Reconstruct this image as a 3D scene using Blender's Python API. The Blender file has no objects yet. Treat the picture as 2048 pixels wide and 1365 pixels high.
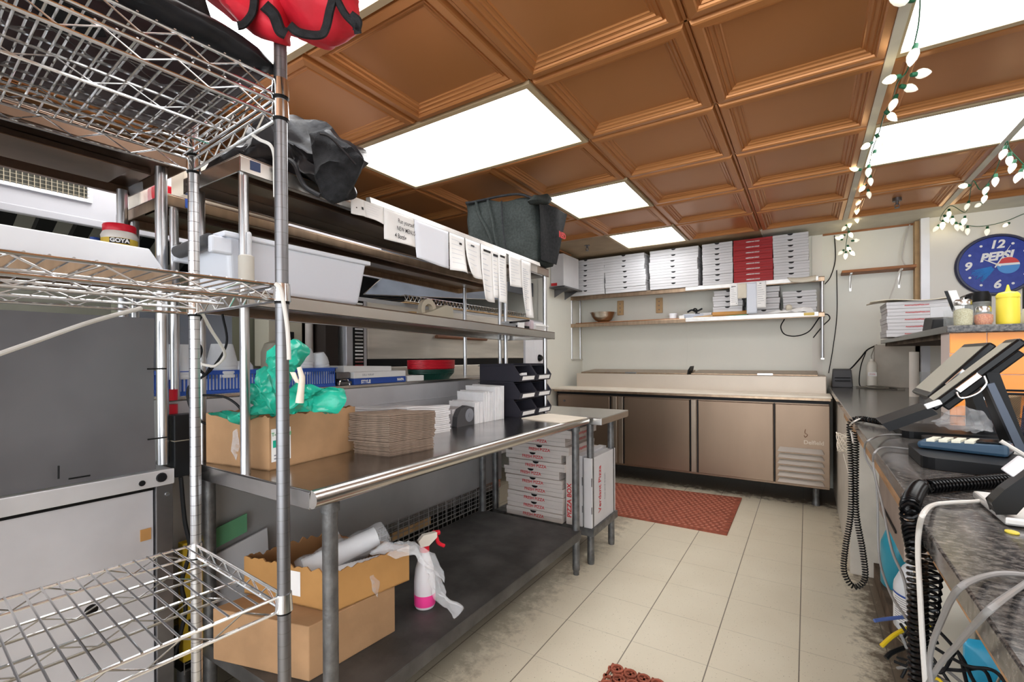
import bpy, bmesh, math, random
from mathutils import Vector, Matrix, noise
random.seed(7)
PI = math.pi
SC = bpy.context.scene
COL = SC.collection
# ------------------------------------------------------------------ camera, world, exposure
EYE = Vector((0, 0, 1.217))
FPX, YAW, PIT, ROL, PSH = 929.596, -0.564978, -0.0019108, -0.0059479, 35.637
_f = Vector((math.sin(YAW)*math.cos(PIT), math.cos(YAW)*math.cos(PIT), math.sin(PIT)))
_r0 = Vector((math.cos(YAW), -math.sin(YAW), 0)); _u0 = _r0.cross(_f)
_r = _r0*math.cos(ROL) + _u0*math.sin(ROL); _u = -_r0*math.sin(ROL) + _u0*math.cos(ROL)
cam = bpy.data.cameras.new('camera'); camo = bpy.data.objects.new('camera', cam); COL.objects.link(camo)
cam.sensor_width = 36; cam.sensor_fit = 'HORIZONTAL'; cam.lens = FPX/2048*36; cam.shift_y = PSH/2048; cam.clip_start = .02
camo.matrix_world = Matrix(((_r.x, _u.x, -_f.x, EYE.x), (_r.y, _u.y, -_f.y, EYE.y), (_r.z, _u.z, -_f.z, EYE.z), (0, 0, 0, 1)))
SC.camera = camo
SC.view_settings.view_transform = 'Standard'; SC.view_settings.look = 'None'
SC.view_settings.gamma = 1; SC.view_settings.use_curve_mapping = False
SC.view_settings.exposure = 1.48
w = bpy.data.worlds.new('world'); SC.world = w; w.use_nodes = True
w.node_tree.nodes['Background'].inputs[0].default_value = (.90, .95, 1, 1)
w.node_tree.nodes['Background'].inputs[1].default_value = 2.0
CZ = 2.345                                   # ceiling height
FIX = [(-2.17, -.95, .42, 1.03), (-2.17, -.95, 1.64, 2.25), (-1.56, -.95, 2.86, 3.47), (-1.56, -.95, 4.08, 4.69),
       (.27, 1.49, 1.64, 2.25), (.27, 1.49, 2.86, 3.47), (.27, 1.49, .42, 1.03), (2.71, 3.93, 1.64, 2.25), (-.34, .88, -1.41, -.80)]
# ------------------------------------------------------------------ helpers
def ray(x, y): return _f + _r*((x-1024)/FPX) - _u*((y-682.5-PSH)/FPX)
def PX(x, y, X): d = ray(x, y); return EYE + d*(X/d.x)
def PY(x, y, Y): d = ray(x, y); return EYE + d*(Y/d.y)
def PZ(x, y, Z): d = ray(x, y); return EYE + d*((Z-EYE.z)/d.z)
def PD(x, y, D): return EYE + ray(x, y)*D
def lin(c):
    if isinstance(c, str):
        c = [int(c[i:i+2], 16)/255 for i in (0, 2, 4)]
        c = [v/12.92 if v <= .04045 else ((v+.055)/1.055)**2.4 for v in c]
    return tuple(c)+(1,)
M = {}
def mat(name, col, rough=.5, metal=0, var=0, scale=8, col2=None, bump=0, bscale=60, stretch=None, emit=0, trans=0, alpha=1, ior=1.45, coat=0, detail=4, ramp=(.35, .65), spec=.5):
    m = bpy.data.materials.new(name); m.use_nodes = True; nt = m.node_tree; N, L = nt.nodes, nt.links
    b = N['Principled BSDF']; c = lin(col)
    b.inputs['Base Color'].default_value = c; b.inputs['Roughness'].default_value = rough; b.inputs['Metallic'].default_value = metal
    b.inputs['Specular IOR Level'].default_value = spec
    b.inputs['IOR'].default_value = ior
    if coat: b.inputs['Coat Weight'].default_value = coat; b.inputs['Coat Roughness'].default_value = .1
    if emit: b.inputs['Emission Color'].default_value = c; b.inputs['Emission Strength'].default_value = emit
    if trans: b.inputs['Transmission Weight'].default_value = trans
    if alpha < 1: b.inputs['Alpha'].default_value = alpha
    if var or col2 or bump:
        tc = N.new('ShaderNodeTexCoord'); mp = N.new('ShaderNodeMapping'); L.new(tc.outputs['Object'], mp.inputs[0])
        if stretch: mp.inputs['Scale'].default_value = stretch
        if var or col2:
            nz = N.new('ShaderNodeTexNoise'); nz.inputs['Scale'].default_value = scale; nz.inputs['Detail'].default_value = detail
            L.new(mp.outputs[0], nz.inputs['Vector'])
            rp = N.new('ShaderNodeValToRGB'); rp.color_ramp.elements[0].position = ramp[0]; rp.color_ramp.elements[1].position = ramp[1]
            d = lin(col2) if col2 else tuple(v*(1-var) for v in c[:3])+(1,)
            rp.color_ramp.elements[0].color = d; rp.color_ramp.elements[1].color = c if col2 else tuple(min(1, v*(1+var*.6)) for v in c[:3])+(1,)
            L.new(nz.outputs[0], rp.inputs[0]); L.new(rp.outputs[0], b.inputs['Base Color'])
        if bump:
            n2 = N.new('ShaderNodeTexNoise'); n2.inputs['Scale'].default_value = bscale; n2.inputs['Detail'].default_value = 3
            L.new(mp.outputs[0], n2.inputs['Vector']); bp = N.new('ShaderNodeBump'); bp.inputs['Strength'].default_value = bump; bp.inputs['Distance'].default_value = .01
            L.new(n2.outputs[0], bp.inputs['Height']); L.new(bp.outputs[0], b.inputs['Normal'])
    M[name] = m; return m
mat('steel', (.62, .60, .57), .26, 1, var=.12, scale=3, bump=.04, bscale=9, stretch=(1, .3, 1))
mat('steel_top', (.40, .39, .385), .2, 1, var=.25, scale=4, bump=.03, bscale=6)
mat('steel_warm', (.40, .29, .20), .34, 1, var=.16, scale=5, bump=.05, bscale=12, stretch=(6, 6, .5))
mat('steel_dark', (.20, .20, .21), .38, .9, var=.3, scale=5, bump=.1, bscale=20)
mat('steel_brown', (.20, .13, .09), .42, .9, var=.3, scale=4)
mat('chrome', (.78, .79, .80), .16, 1)
mat('post_steel', (.58, .59, .61), .3, 1, var=.06, scale=6)
mat('post_old', (.22, .22, .23), .38, .9, var=.12, scale=9)
mat('leg_grey', (.17, .17, .17), .5, .7, var=.3, scale=25, bump=.15, bscale=120)
mat('undershelf', (.115, .11, .105), .55, .5, var=.35, scale=6, bump=.08, bscale=60)
mat('panel_grey', (.16, .16, .17), .42, .6, var=.25, scale=2.2, bump=.25, bscale=3)
mat('panel_light', (.60, .60, .63), .42, .35, var=.12, scale=3, bump=.3, bscale=9)
mat('panel_mid', (.42, .42, .42), .5, .25, var=.12, scale=3, bump=.15, bscale=8)
mat('white_paint', 'E6E7EC', .38, .1, var=.05, scale=5)
mat('wall_cream', (.77, .76, .68), .42, 0, var=.03, scale=2, bump=.05, bscale=40)
mat('wall_white', 'E3DFD6', .5, 0, var=.03, scale=2)
mat('ceil_white', 'D2CEC0', .6, 0, var=.1, scale=5)
mat('tile_brown', (.47, .20, .065), .34, .4, var=.06, scale=1.2)
mat('grid_tan', (.46, .36, .22), .5, 0)
mat('grid_white', (.66, .60, .52), .5, 0)
mat('black', '0B0B0C', .5); mat('black_gloss', '07080A', .28, spec=.3); mat('black_plastic', '17181A', .42)
mat('white', 'EDEDED', .55); mat('paper', 'F1F0EE', .7, var=.03, scale=10); mat('paper_grey', 'C9CACD', .7)
mat('box_white', (.60, .59, .60), .6, 0, var=.04, scale=6); mat('box_grey', 'C9C0BA', .65, var=.06, scale=9); mat('box_red', '9B0F14', .5)
mat('ink_red', 'C4262A', .6); mat('ink_black', '1A1A1C', .6); mat('ink_blue', '2B4EA0', .6); mat('ink_grey', '8E8E96', .7)
mat('card', (.42, .25, .13), .8, 0, var=.12, scale=9, bump=.05, bscale=90); mat('card2', (.46, .245, .085), .8, 0, var=.1, scale=8)
mat('card_in', (.30, .15, .06), .85); mat('kraft', (.25, .185, .14), .85, var=.2, scale=40); mat('kraft_edge', (.40, .29, .21), .85, var=.25, scale=60)
mat('cloth_black', (.02, .021, .023), .85, var=.3, scale=60, bump=.3, bscale=400); mat('vinyl_black', (.014, .014, .016), .4, var=.3, scale=20, bump=.3, bscale=25)
mat('cloth_grey', (.024, .029, .027), .75, var=.25, scale=90, bump=.2, bscale=300)
mat('cloth_red', (.62, .012, .03), .6, var=.2, scale=14, bump=.25, bscale=30)
mat('green_film', (.015, .38, .26), .25, var=.35, scale=9, bump=.35, bscale=22, col2=None); mat('cream', 'E6DCCB', .5)
mat('tub', (.82, .86, .94), .3, 0, alpha=.9); mat('cup', (.90, .93, .97), .3, 0)
mat('blue_plastic', (.045, .13, .55), .4); mat('red_plastic', (.68, .01, .03), .38); mat('green_plastic', (.008, .06, .045), .4)
mat('yellow_plastic', (.80, .66, .06), .4); mat('bin_black', (.035, .034, .045), .45); mat('wood', (.34, .13, .04), .55, var=.3, scale=10, stretch=(1, 8, 8)); mat('wood_light', (.58, .38, .19), .6, var=.2, scale=8)
mat('wood_dark', (.11, .075, .05), .8, var=.5, scale=9, bump=.4, bscale=18)
mat('orange_tile', (.95, .33, .05), .22, 0, var=.06, scale=3); mat('grout', (.80, .68, .62), .8)
mat('glass', (.95, .97, 1), .03, 0, trans=.96, ior=1.3); mat('film', (.9, .92, .95), .12, 0, alpha=.22)
mat('liquid_pink', (.9, .06, .30), .3); mat('bottle_clear', (.86, .84, .86), .3, alpha=.8); mat('blue_liquid', (.03, .30, .42), .3)
mat('herbs', (.36, .33, .17), .9, col2=(.6, .56, .36), scale=260); mat('chili', (.42, .06, .02), .8, col2=(.75, .32, .12), scale=260)
mat('beige', (.50, .46, .36), .5); mat('beige_dark', (.22, .20, .16), .5); mat('white_cord', (.62, .60, .56), .5); mat('grey_cord', (.24, .235, .23), .5)
mat('clock_blue', (.02, .045, .30), .3, col2=(.03, .06, .36), scale=30); mat('clock_lt', (.06, .28, .68), .4); mat('mat_red', (.30, .085, .05), .8, var=.3, scale=30)
mat('mat_red_hi', (.46, .17, .11), .7); mat('yellow_cord', (.75, .52, .02), .4); mat('blue_cord', (.08, .13, .35), .4)
mat('bulb_lit', (1, .84, .50), .3, emit=2.2); mat('bulb', (.95, .92, .82), .10, 0, trans=.35, emit=.12); mat('socket', (.02, .10, .05), .5)
mat('screen', (.40, .38, .31), .3, 0, spec=.25); mat('calc', (.03, .07, .12), .4); mat('key', (.75, .74, .62), .5)
mat('copper', (.20, .09, .05), .5, .4); mat('mesh_dark', (.02, .02, .025), .4, .6)
def lamp_mat():
    m = bpy.data.materials.new('diffuser'); m.use_nodes = True; nt = m.node_tree; N, L = nt.nodes, nt.links
    b = N['Principled BSDF']; b.inputs['Base Color'].default_value = (.8, .8, .8, 1); b.inputs['Roughness'].default_value = .4
    tc = N.new('ShaderNodeTexCoord'); mp = N.new('ShaderNodeMapping'); mp.inputs['Scale'].default_value = (.6, 2.2, 1)
    nz = N.new('ShaderNodeTexNoise'); nz.inputs['Scale'].default_value = 1.4; nz.inputs['Detail'].default_value = 1.5
    rp = N.new('ShaderNodeValToRGB'); rp.color_ramp.elements[0].position = .35; rp.color_ramp.elements[1].position = .6
    rp.color_ramp.elements[0].color = (.80, .85, .93, 1); rp.color_ramp.elements[1].color = (1, .98, .94, 1)
    L.new(tc.outputs['Object'], mp.inputs[0]); L.new(mp.outputs[0], nz.inputs['Vector']); L.new(nz.outputs[0], rp.inputs[0])
    L.new(rp.outputs[0], b.inputs['Emission Color']); b.inputs['Emission Strength'].default_value = 3.2
    M['diffuser'] = m
lamp_mat()
mat('ceil_tan', (.34, .25, .15), .6, 0, var=.15, scale=4); mat('wall_dim', (.42, .40, .32), .6, 0, var=.1, scale=3); mat('sticker_navy', (.03, .05, .12), .4)
mat('aluminium', (.74, .73, .71), .38, .6, var=.08, scale=20); mat('mesh_grey', (.42, .42, .42), .4, .8); mat('cage', (.55, .50, .38), .4, .6)
mat('oven_door', (.66, .62, .55), .33, .45, var=.35, scale=2.4, stretch=(1, .35, 3)); mat('hood_blue', (.22, .25, .30), .35, .3, var=.3, scale=3, stretch=(1, .6, 1))
def granite():
    m = bpy.data.materials.new('granite'); m.use_nodes = True; nt = m.node_tree; N, L = nt.nodes, nt.links; b = N['Principled BSDF']
    tc = N.new('ShaderNodeTexCoord'); mp = N.new('ShaderNodeMapping'); mp.inputs['Scale'].default_value = (1, 1.4, 1.3); mp.inputs['Rotation'].default_value = (0, 0, .5)
    nz = N.new('ShaderNodeTexNoise'); nz.inputs['Scale'].default_value = 70; nz.inputs['Detail'].default_value = 5; nz.inputs['Roughness'].default_value = .75
    rp = N.new('ShaderNodeValToRGB'); e = rp.color_ramp.elements; e[0].position = .40; e[0].color = (.012, .012, .014, 1); e[1].position = .72; e[1].color = (.22, .20, .18, 1)
    L.new(tc.outputs['Object'], mp.inputs[0]); L.new(mp.outputs[0], nz.inputs['Vector']); L.new(nz.outputs[0], rp.inputs[0]); L.new(rp.outputs[0], b.inputs['Base Color'])
    b.inputs['Roughness'].default_value = .16; M['granite'] = m
granite()
def floor_mat():
    m = bpy.data.materials.new('floor_tile'); m.use_nodes = True; nt = m.node_tree; N, L = nt.nodes, nt.links; b = N['Principled BSDF']
    tc = N.new('ShaderNodeTexCoord'); sp = N.new('ShaderNodeSeparateXYZ'); L.new(tc.outputs['Object'], sp.inputs[0])
    def mth(op, a, bb=None, c=None):
        n = N.new('ShaderNodeMath'); n.operation = op
        for i, v in enumerate((a, bb, c)):
            if v is None: continue
            if isinstance(v, (int, float)): n.inputs[i].default_value = v
            else: L.new(v, n.inputs[i])
        return n.outputs[0]
    def line(out, off, wd):
        a = mth('DIVIDE', mth('SUBTRACT', out, off), .3048); fr = mth('FRACT', mth('ADD', a, 100.5)); d = mth('ABSOLUTE', mth('SUBTRACT', fr, .5))
        return mth('LESS_THAN', d, wd)
    lx = line(sp.outputs[0], -.030, .0075); ly = line(sp.outputs[1], 2.256, .0045)
    n1 = N.new('ShaderNodeTexNoise'); n1.inputs['Scale'].default_value = 3.2; n1.inputs['Detail'].default_value = 6
    n2 = N.new('ShaderNodeTexNoise'); n2.inputs['Scale'].default_value = 160; n2.inputs['Detail'].default_value = 2
    n3 = N.new('ShaderNodeTexNoise'); n3.inputs['Scale'].default_value = 17; n3.inputs['Detail'].default_value = 7; n3.inputs['Roughness'].default_value = .7
    for n in (n1, n2, n3): L.new(tc.outputs['Object'], n.inputs['Vector'])
    base = N.new('ShaderNodeMixRGB'); base.inputs[1].default_value = (.62, .55, .415, 1); base.inputs[2].default_value = (.73, .67, .53, 1); L.new(n1.outputs[0], base.inputs[0])
    spk = N.new('ShaderNodeMixRGB'); spk.inputs[2].default_value = (.22, .17, .10, 1); L.new(base.outputs[0], spk.inputs[1]); L.new(mth('GREATER_THAN', n2.outputs[0], .70), spk.inputs[0])
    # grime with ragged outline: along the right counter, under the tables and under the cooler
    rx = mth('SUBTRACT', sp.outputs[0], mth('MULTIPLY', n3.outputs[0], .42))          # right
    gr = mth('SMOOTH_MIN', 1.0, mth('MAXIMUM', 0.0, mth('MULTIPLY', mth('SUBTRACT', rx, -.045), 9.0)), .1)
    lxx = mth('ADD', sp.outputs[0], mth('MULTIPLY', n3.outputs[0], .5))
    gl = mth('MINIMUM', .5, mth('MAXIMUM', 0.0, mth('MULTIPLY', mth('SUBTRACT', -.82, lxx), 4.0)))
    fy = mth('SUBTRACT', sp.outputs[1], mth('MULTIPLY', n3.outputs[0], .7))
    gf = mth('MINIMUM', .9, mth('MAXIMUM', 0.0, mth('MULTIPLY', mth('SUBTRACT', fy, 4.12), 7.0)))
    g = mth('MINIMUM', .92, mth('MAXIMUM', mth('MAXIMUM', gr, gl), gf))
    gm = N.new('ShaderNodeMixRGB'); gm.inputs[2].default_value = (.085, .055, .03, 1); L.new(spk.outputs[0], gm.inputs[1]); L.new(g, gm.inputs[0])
    ln = mth('MAXIMUM', lx, mth('MULTIPLY', ly, mth('ADD', mth('MULTIPLY', n3.outputs[0], 1.3), -.2)))
    lm = N.new('ShaderNodeMixRGB'); lm.inputs[2].default_value = (.07, .05, .03, 1); L.new(gm.outputs[0], lm.inputs[1]); L.new(mth('MULTIPLY', ln, .8), lm.inputs[0])
    L.new(lm.outputs[0], b.inputs['Base Color']); b.inputs['Roughness'].default_value = .42
    M['floor_tile'] = m
floor_mat()

def V(*a): return Vector(a)
class MB:
    def __init__(s): s.v = []; s.f = []; s.m = []; s.sm = []
    def add(s, vs, fs, mi=0, smooth=False):
        o = len(s.v); s.v += [Vector(v) for v in vs]
        for f in fs: s.f.append([i+o for i in f]); s.m.append(mi); s.sm.append(smooth)
        return s
    def box(s, x0, x1, y0, y1, z0, z1, mi=0):
        return s.hexa([(x0, y0, z0), (x1, y0, z0), (x1, y1, z0), (x0, y1, z0), (x0, y0, z1), (x1, y0, z1), (x1, y1, z1), (x0, y1, z1)], mi)
    def hexa(s, p, mi=0): return s.add(p, [(0, 3, 2, 1), (4, 5, 6, 7), (0, 1, 5, 4), (1, 2, 6, 5), (2, 3, 7, 6), (3, 0, 4, 7)], mi)
    def obox(s, c, ax, ay, az, mi=0):
        c = Vector(c); ax, ay, az = Vector(ax), Vector(ay), Vector(az)
        return s.hexa([c-ax-ay-az, c+ax-ay-az, c+ax+ay-az, c-ax+ay-az, c-ax-ay+az, c+ax-ay+az, c+ax+ay+az, c-ax+ay+az], mi)
    def tube(s, pts, r, n=8, mi=0, caps=True, closed=False):
        pts = [Vector(p) for p in pts]; k = len(pts); rr = r if isinstance(r, (list, tuple)) else [r]*k
        up = None; rings = []
        for i, p in enumerate(pts):
            if closed: t = pts[(i+1) % k]-pts[i-1]
            else: t = pts[min(i+1, k-1)]-pts[max(i-1, 0)]
            if t.length < 1e-9: t = V(0, 0, 1)
            t.normalize()
            if up is None:
                up = V(0, 0, 1) if abs(t.z) < .9 else V(1, 0, 0)
            up = (up-t*up.dot(t)); 
            if up.length < 1e-6: up = t.orthogonal()
            up.normalize(); sd = t.cross(up)
            rings.append([p+(up*math.cos(2*PI*j/n)+sd*math.sin(2*PI*j/n))*rr[i] for j in range(n)])
        vs = [v for R in rings for v in R]; fs = []
        for i in range(k if closed else k-1):
            for j in range(n):
                a = i*n+j; b = i*n+(j+1) % n; c = ((i+1) % k)*n+(j+1) % n; d = ((i+1) % k)*n+j
                fs.append((a, d, c, b))
        s.add(vs, fs, mi, True)
        if caps and not closed: s.add(rings[0], [tuple(range(n))], mi); s.add(rings[-1], [tuple(range(n-1, -1, -1))], mi)
        return s
    def cyl(s, p0, p1, r, n=16, mi=0, r2=None): return s.tube([p0, p1], [r, r if r2 is None else r2], n, mi)
    def lathe(s, c, prof, n=24, mi=0, ax=(0, 0, 1), sx=1):
        c = Vector(c); ax = Vector(ax).normalized(); e1 = V(1, 0, 0) if abs(ax.z) > .9 else ax.cross(V(0, 0, 1)).normalized(); e2 = ax.cross(e1)
        vs = []; fs = []
        for r, h in prof:
            for j in range(n): a = 2*PI*j/n; vs.append(c+ax*h+(e1*math.cos(a)*sx+e2*math.sin(a))*max(r, 1e-5))
        for i in range(len(prof)-1):
            for j in range(n): fs.append((i*n+j, i*n+(j+1) % n, (i+1)*n+(j+1) % n, (i+1)*n+j))
        return s.add(vs, fs, mi, True)
    def prism(s, poly, d, mi=0, smooth=False):
        """poly: list of 3D points; d: extrusion vector"""
        n = len(poly); d = Vector(d); vs = [Vector(p) for p in poly]+[Vector(p)+d for p in poly]
        s.add(vs, [tuple(range(n-1, -1, -1)), tuple(range(n, 2*n))], mi)
        return s.add(vs, [(i, (i+1) % n, n+(i+1) % n, n+i) for i in range(n)], mi, smooth)
    def grid(s, fn, nu, nv, mi=0, thick=0, smooth=True):
        vs = [Vector(fn(i/nu, j/nv)) for j in range(nv+1) for i in range(nu+1)]; w = nu+1
        fs = [(j*w+i, j*w+i+1, (j+1)*w+i+1, (j+1)*w+i) for j in range(nv) for i in range(nu)]
        return s.add(vs, fs, mi, smooth)
    def inflate(s, poly, c, nrm, t, rings=7, seg=48, crumple=0, fr=6, mi=0, pw=.5, seed=0, flat=0):
        """soft solid: closed outline swollen to thickness 2t about point c"""
        n = Vector(nrm).normalized(); poly = [Vector(p) for p in poly]; c = Vector(c)
        L = [0]; k = len(poly)
        for i in range(k): L.append(L[-1]+(poly[(i+1) % k]-poly[i]).length)
        def at(u):
            u = (u % 1)*L[-1]
            for i in range(k):
                if u <= L[i+1]: return poly[i].lerp(poly[(i+1) % k], (u-L[i])/max(1e-9, L[i+1]-L[i]))
            return poly[0]
        rim = [at(j/seg) for j in range(seg)]; vs = []; idx = {}
        lv = [(1, 0)]+[(math.cos(i/rings*PI/2), 1) for i in range(1, rings)]
        def disp(p):
            q = p*fr+Vector((seed*7.1, seed*3.3, 0))
            if crumple > .014:
                rd = (1-abs(noise.noise(q*1.3))*2.2)**3*.55-.2; return Vector((noise.noise(q), noise.noise(q+V(31, 0, 0)), noise.noise(q+V(0, 47, 0))))*crumple+Vector((noise.noise(q*2.7), noise.noise(q*2.7+V(31, 0, 0)), noise.noise(q*2.7+V(0, 47, 0))))*crumple*.45+n*rd*crumple
            return Vector((noise.noise(q), noise.noise(q+V(31, 0, 0)), noise.noise(q+V(0, 47, 0))))*crumple
        def pt(p, sc, side):
            q = c.lerp(p, sc); h = t*(max(0, 1-sc**2))**pw
            q = q+n*(h*side*(1-flat if side < 0 else 1)); return q+disp(q)*(1 if sc < .99 else .6)
        ring = []
        order = [(1, 1)]+[(1-(i/rings), 1) for i in range(1, rings)]
        rowsF = [[pt(p, max(1-(i/rings)**1.3, 0), 1) for p in rim] for i in range(rings)]
        rowsB = [[pt(p, max(1-(i/rings)**1.3, 0), -1) for p in rim] for i in range(1, rings)]
        rows = rowsB[::-1]+rowsF
        vs = [p for R in rows for p in R]; nb = len(rows); fs = []
        for i in range(nb-1):
            for j in range(seg): fs.append((i*seg+j, i*seg+(j+1) % seg, (i+1)*seg+(j+1) % seg, (i+1)*seg+j))
        cb = len(vs); vs.append(pt(c, 0, -1)); cf = len(vs); vs.append(pt(c, 0, 1))
        for j in range(seg): fs.append((cb, (j+1) % seg, j)); fs.append((cf, (nb-1)*seg+j, (nb-1)*seg+(j+1) % seg))
        return s.add(vs, fs, mi, True)
    def build(s, name, mats, parent=None, world=True, bevel=0, bseg=2):
        me = bpy.data.meshes.new(name)
        vs = s.v
        if parent is not None and world:
            inv = parent.matrix_basis.inverted()
            if parent.parent is not None: inv = inv @ parent.parent.matrix_basis.inverted()
            vs = [inv @ v for v in vs]
        org = V(0, 0, 0)
        if parent is None and vs and name not in STRUCT_ORIGIN:
            xs = [v.x for v in vs]; ys = [v.y for v in vs]; zs = [v.z for v in vs]
            org = V((min(xs)+max(xs))/2, (min(ys)+max(ys))/2, min(zs)); vs = [v-org for v in vs]
        me.from_pydata([tuple(v) for v in vs], [], s.f)
        for mm in (mats if isinstance(mats, (list, tuple)) else [mats]): me.materials.append(M[mm])
        for p, mi, sm in zip(me.polygons, s.m, s.sm): p.material_index = mi; p.use_smooth = sm
        bm = bmesh.new(); bm.from_mesh(me); bmesh.ops.recalc_face_normals(bm, faces=bm.faces); bm.to_mesh(me); bm.free()
        if any(s.sm): me.set_sharp_from_angle(angle=math.radians(42))
        o = bpy.data.objects.new(name, me); COL.objects.link(o); o.location = org
        if parent is not None: o.parent = parent; o.location = (0, 0, 0)
        if bevel:
            md = o.modifiers.new('bevel', 'BEVEL'); md.width = bevel; md.segments = bseg; md.limit_method = 'ANGLE'; md.angle_limit = .6
        return o
STRUCT_ORIGIN = {'floor', 'ceiling'}
def tag(o, label, cat, group=None):
    o['label'] = label; o['category'] = cat
    if group: o['group'] = group
    return o
def lab(o, label): o['label'] = label; return o
def struct(o): o['kind'] = 'structure'; return o
def thing(name, label, cat, loc=(0, 0, 0), rz=0, group=None):
    o = bpy.data.objects.new(name, None); COL.objects.link(o); o.empty_display_size = .05
    o.matrix_basis = Matrix.Translation(Vector(loc)) @ Matrix.Rotation(rz, 4, 'Z')
    return tag(o, label, cat, group)
def dup(root, loc, rz=0, label=None, group=None, tilt=None):
    r = root.copy(); COL.objects.link(r); r.location = loc
    r.rotation_euler = tilt if tilt else (0, 0, rz)
    if label: r['label'] = label
    if group: r['group'] = group
    for ch in list(root.children):
        c = ch.copy(); COL.objects.link(c); c.parent = r
        for g in list(ch.children):
            d = g.copy(); COL.objects.link(d); d.parent = c
    return r
ORD = ['', 'lowest', 'second', 'third', 'fourth', 'fifth', 'sixth', 'seventh', 'eighth', 'ninth', 'tenth', 'eleventh', 'twelfth']
def smooth_path(pts, sub=8):
    P = [Vector(p) for p in pts]; P = [P[0]*2-P[1]]+P+[P[-1]*2-P[-2]]; out = []
    for i in range(1, len(P)-2):
        a, b, c, d = P[i-1:i+3]
        for k in range(sub):
            t = k/sub; out.append(.5*((2*b)+(c-a)*t+(2*a-5*b+4*c-d)*t*t+(3*b-a-3*c+d)*t**3))
    out.append(P[-2]); return out
def cable(name, pts, r, m, parent=None, sub=8, n=8): return MB().tube(smooth_path(pts, sub), r, n).build(name, m, parent)
def coil(mb, pts, R, r, pitch, n=6, per=10):
    path = smooth_path(pts, 10); L = [0]
    for a, b in zip(path, path[1:]): L.append(L[-1]+(b-a).length)
    tot = L[-1]; turns = tot/pitch; cnt = int(turns*per); res = []; up = V(0, .3, 1).normalized(); i = 0
    for k in range(cnt+1):
        s_ = tot*k/cnt
        while i < len(L)-2 and L[i+1] < s_: i += 1
        f = (s_-L[i])/max(1e-9, L[i+1]-L[i]); p = path[i].lerp(path[i+1], f); t = (path[i+1]-path[i]).normalized()
        up = (up-t*up.dot(t)).normalized(); sd = t.cross(up); a = 2*PI*k/per
        res.append(p+(up*math.cos(a)+sd*math.sin(a))*R)
    return mb.tube(res, r, n)
def text(s, size, o, xd, up, m, parent=None, name='lettering', bold=0, shear=0, align='CENTER', ext=.0004, sx=1, world=True):
    cu = bpy.data.curves.new('t', 'FONT'); cu.body = s; cu.size = size; cu.align_x = align; cu.align_y = 'CENTER'; cu.shear = shear; cu.offset = bold; cu.resolution_u = 3; cu.extrude = 0
    ob = bpy.data.objects.new('t', cu); COL.objects.link(ob); dg = bpy.context.evaluated_depsgraph_get(); dg.update()
    me = ob.evaluated_get(dg).to_mesh(); xd = Vector(xd).normalized(); up = Vector(up).normalized(); n = xd.cross(up); o = Vector(o)
    mb = MB(); mb.add([o+xd*(v.co.x*sx)+up*v.co.y+n*ext for v in me.vertices], [tuple(p.vertices) for p in me.polygons])
    ob.evaluated_get(dg).to_mesh_clear(); bpy.data.objects.remove(ob); bpy.data.curves.remove(cu)
    return mb.build(name, m, parent, world)
mat('board', (.80, .72, .60), .4, var=.05); mat('tape', (.75, .55, .15), .6); mat('box_blue', (.42, .45, .52), .5, var=.2, scale=8); mat('roll_orange', (.55, .27, .07), .4)
mat('card_pale', (.72, .66, .54), .7, var=.06); mat('sheet_blue', (.70, .74, .82), .25); mat('clock_rim', (.01, .015, .06), .3); mat('logo_red', (.65, .04, .04), .4)
mat('cab_beige', (.62, .57, .49), .5, var=.08); mat('wood_edge', (.42, .24, .12), .6, var=.35, scale=7, stretch=(8, 1, 8)); mat('drawer', (.30, .24, .20), .5, .3, var=.2)
mat('glass_thin', (.80, .84, .84), .06, 0, alpha=.16); mat('pack_blue', (.50, .78, .82), .5); mat('pack_pink', (.85, .60, .66), .5); mat('grey_plastic', (.075, .075, .08), .5); mat('bottle_milk', (.72, .68, .60), .4)
mat('cup_stack', (.78, .72, .64), .6); mat('steel_blueblack', (.05, .06, .08), .3, .5); mat('jug_white', (.74, .76, .80), .35); mat('pack_cyan', (.04, .42, .68), .3)
mat('leaf_green', (.16, .42, .20), .6); mat('leaf_green2', (.12, .34, .18), .7); mat('white_bag', (.80, .80, .81), .75, var=.05, scale=20); mat('speckle', (.35, .35, .35), .9, col2=(.08, .08, .08), scale=220); mat('reel', (.22, .23, .26), .3)
mat('cab_olive', (.26, .26, .19), .5); mat('dark_brown', (.045, .035, .03), .55); mat('panel_bluish', (.40, .44, .50), .4); mat('pocket', (.55, .52, .46), .6); mat('cream_dark', (.50, .44, .34), .5)
mat('jar_clear', (.74, .70, .64), .3); mat('label_yellow', (.72, .50, .06), .5); mat('amber', (.30, .12, .03), .3); mat('glass_pink', (.85, .70, .75), .2, alpha=.5); mat('ink_pale', (.55, .58, .64), .7); mat('paper_blue', (.80, .83, .90), .6); mat('mustard', (.52, .36, .02), .6)
mat('maroon', (.035, .018, .02), .5)
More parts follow.
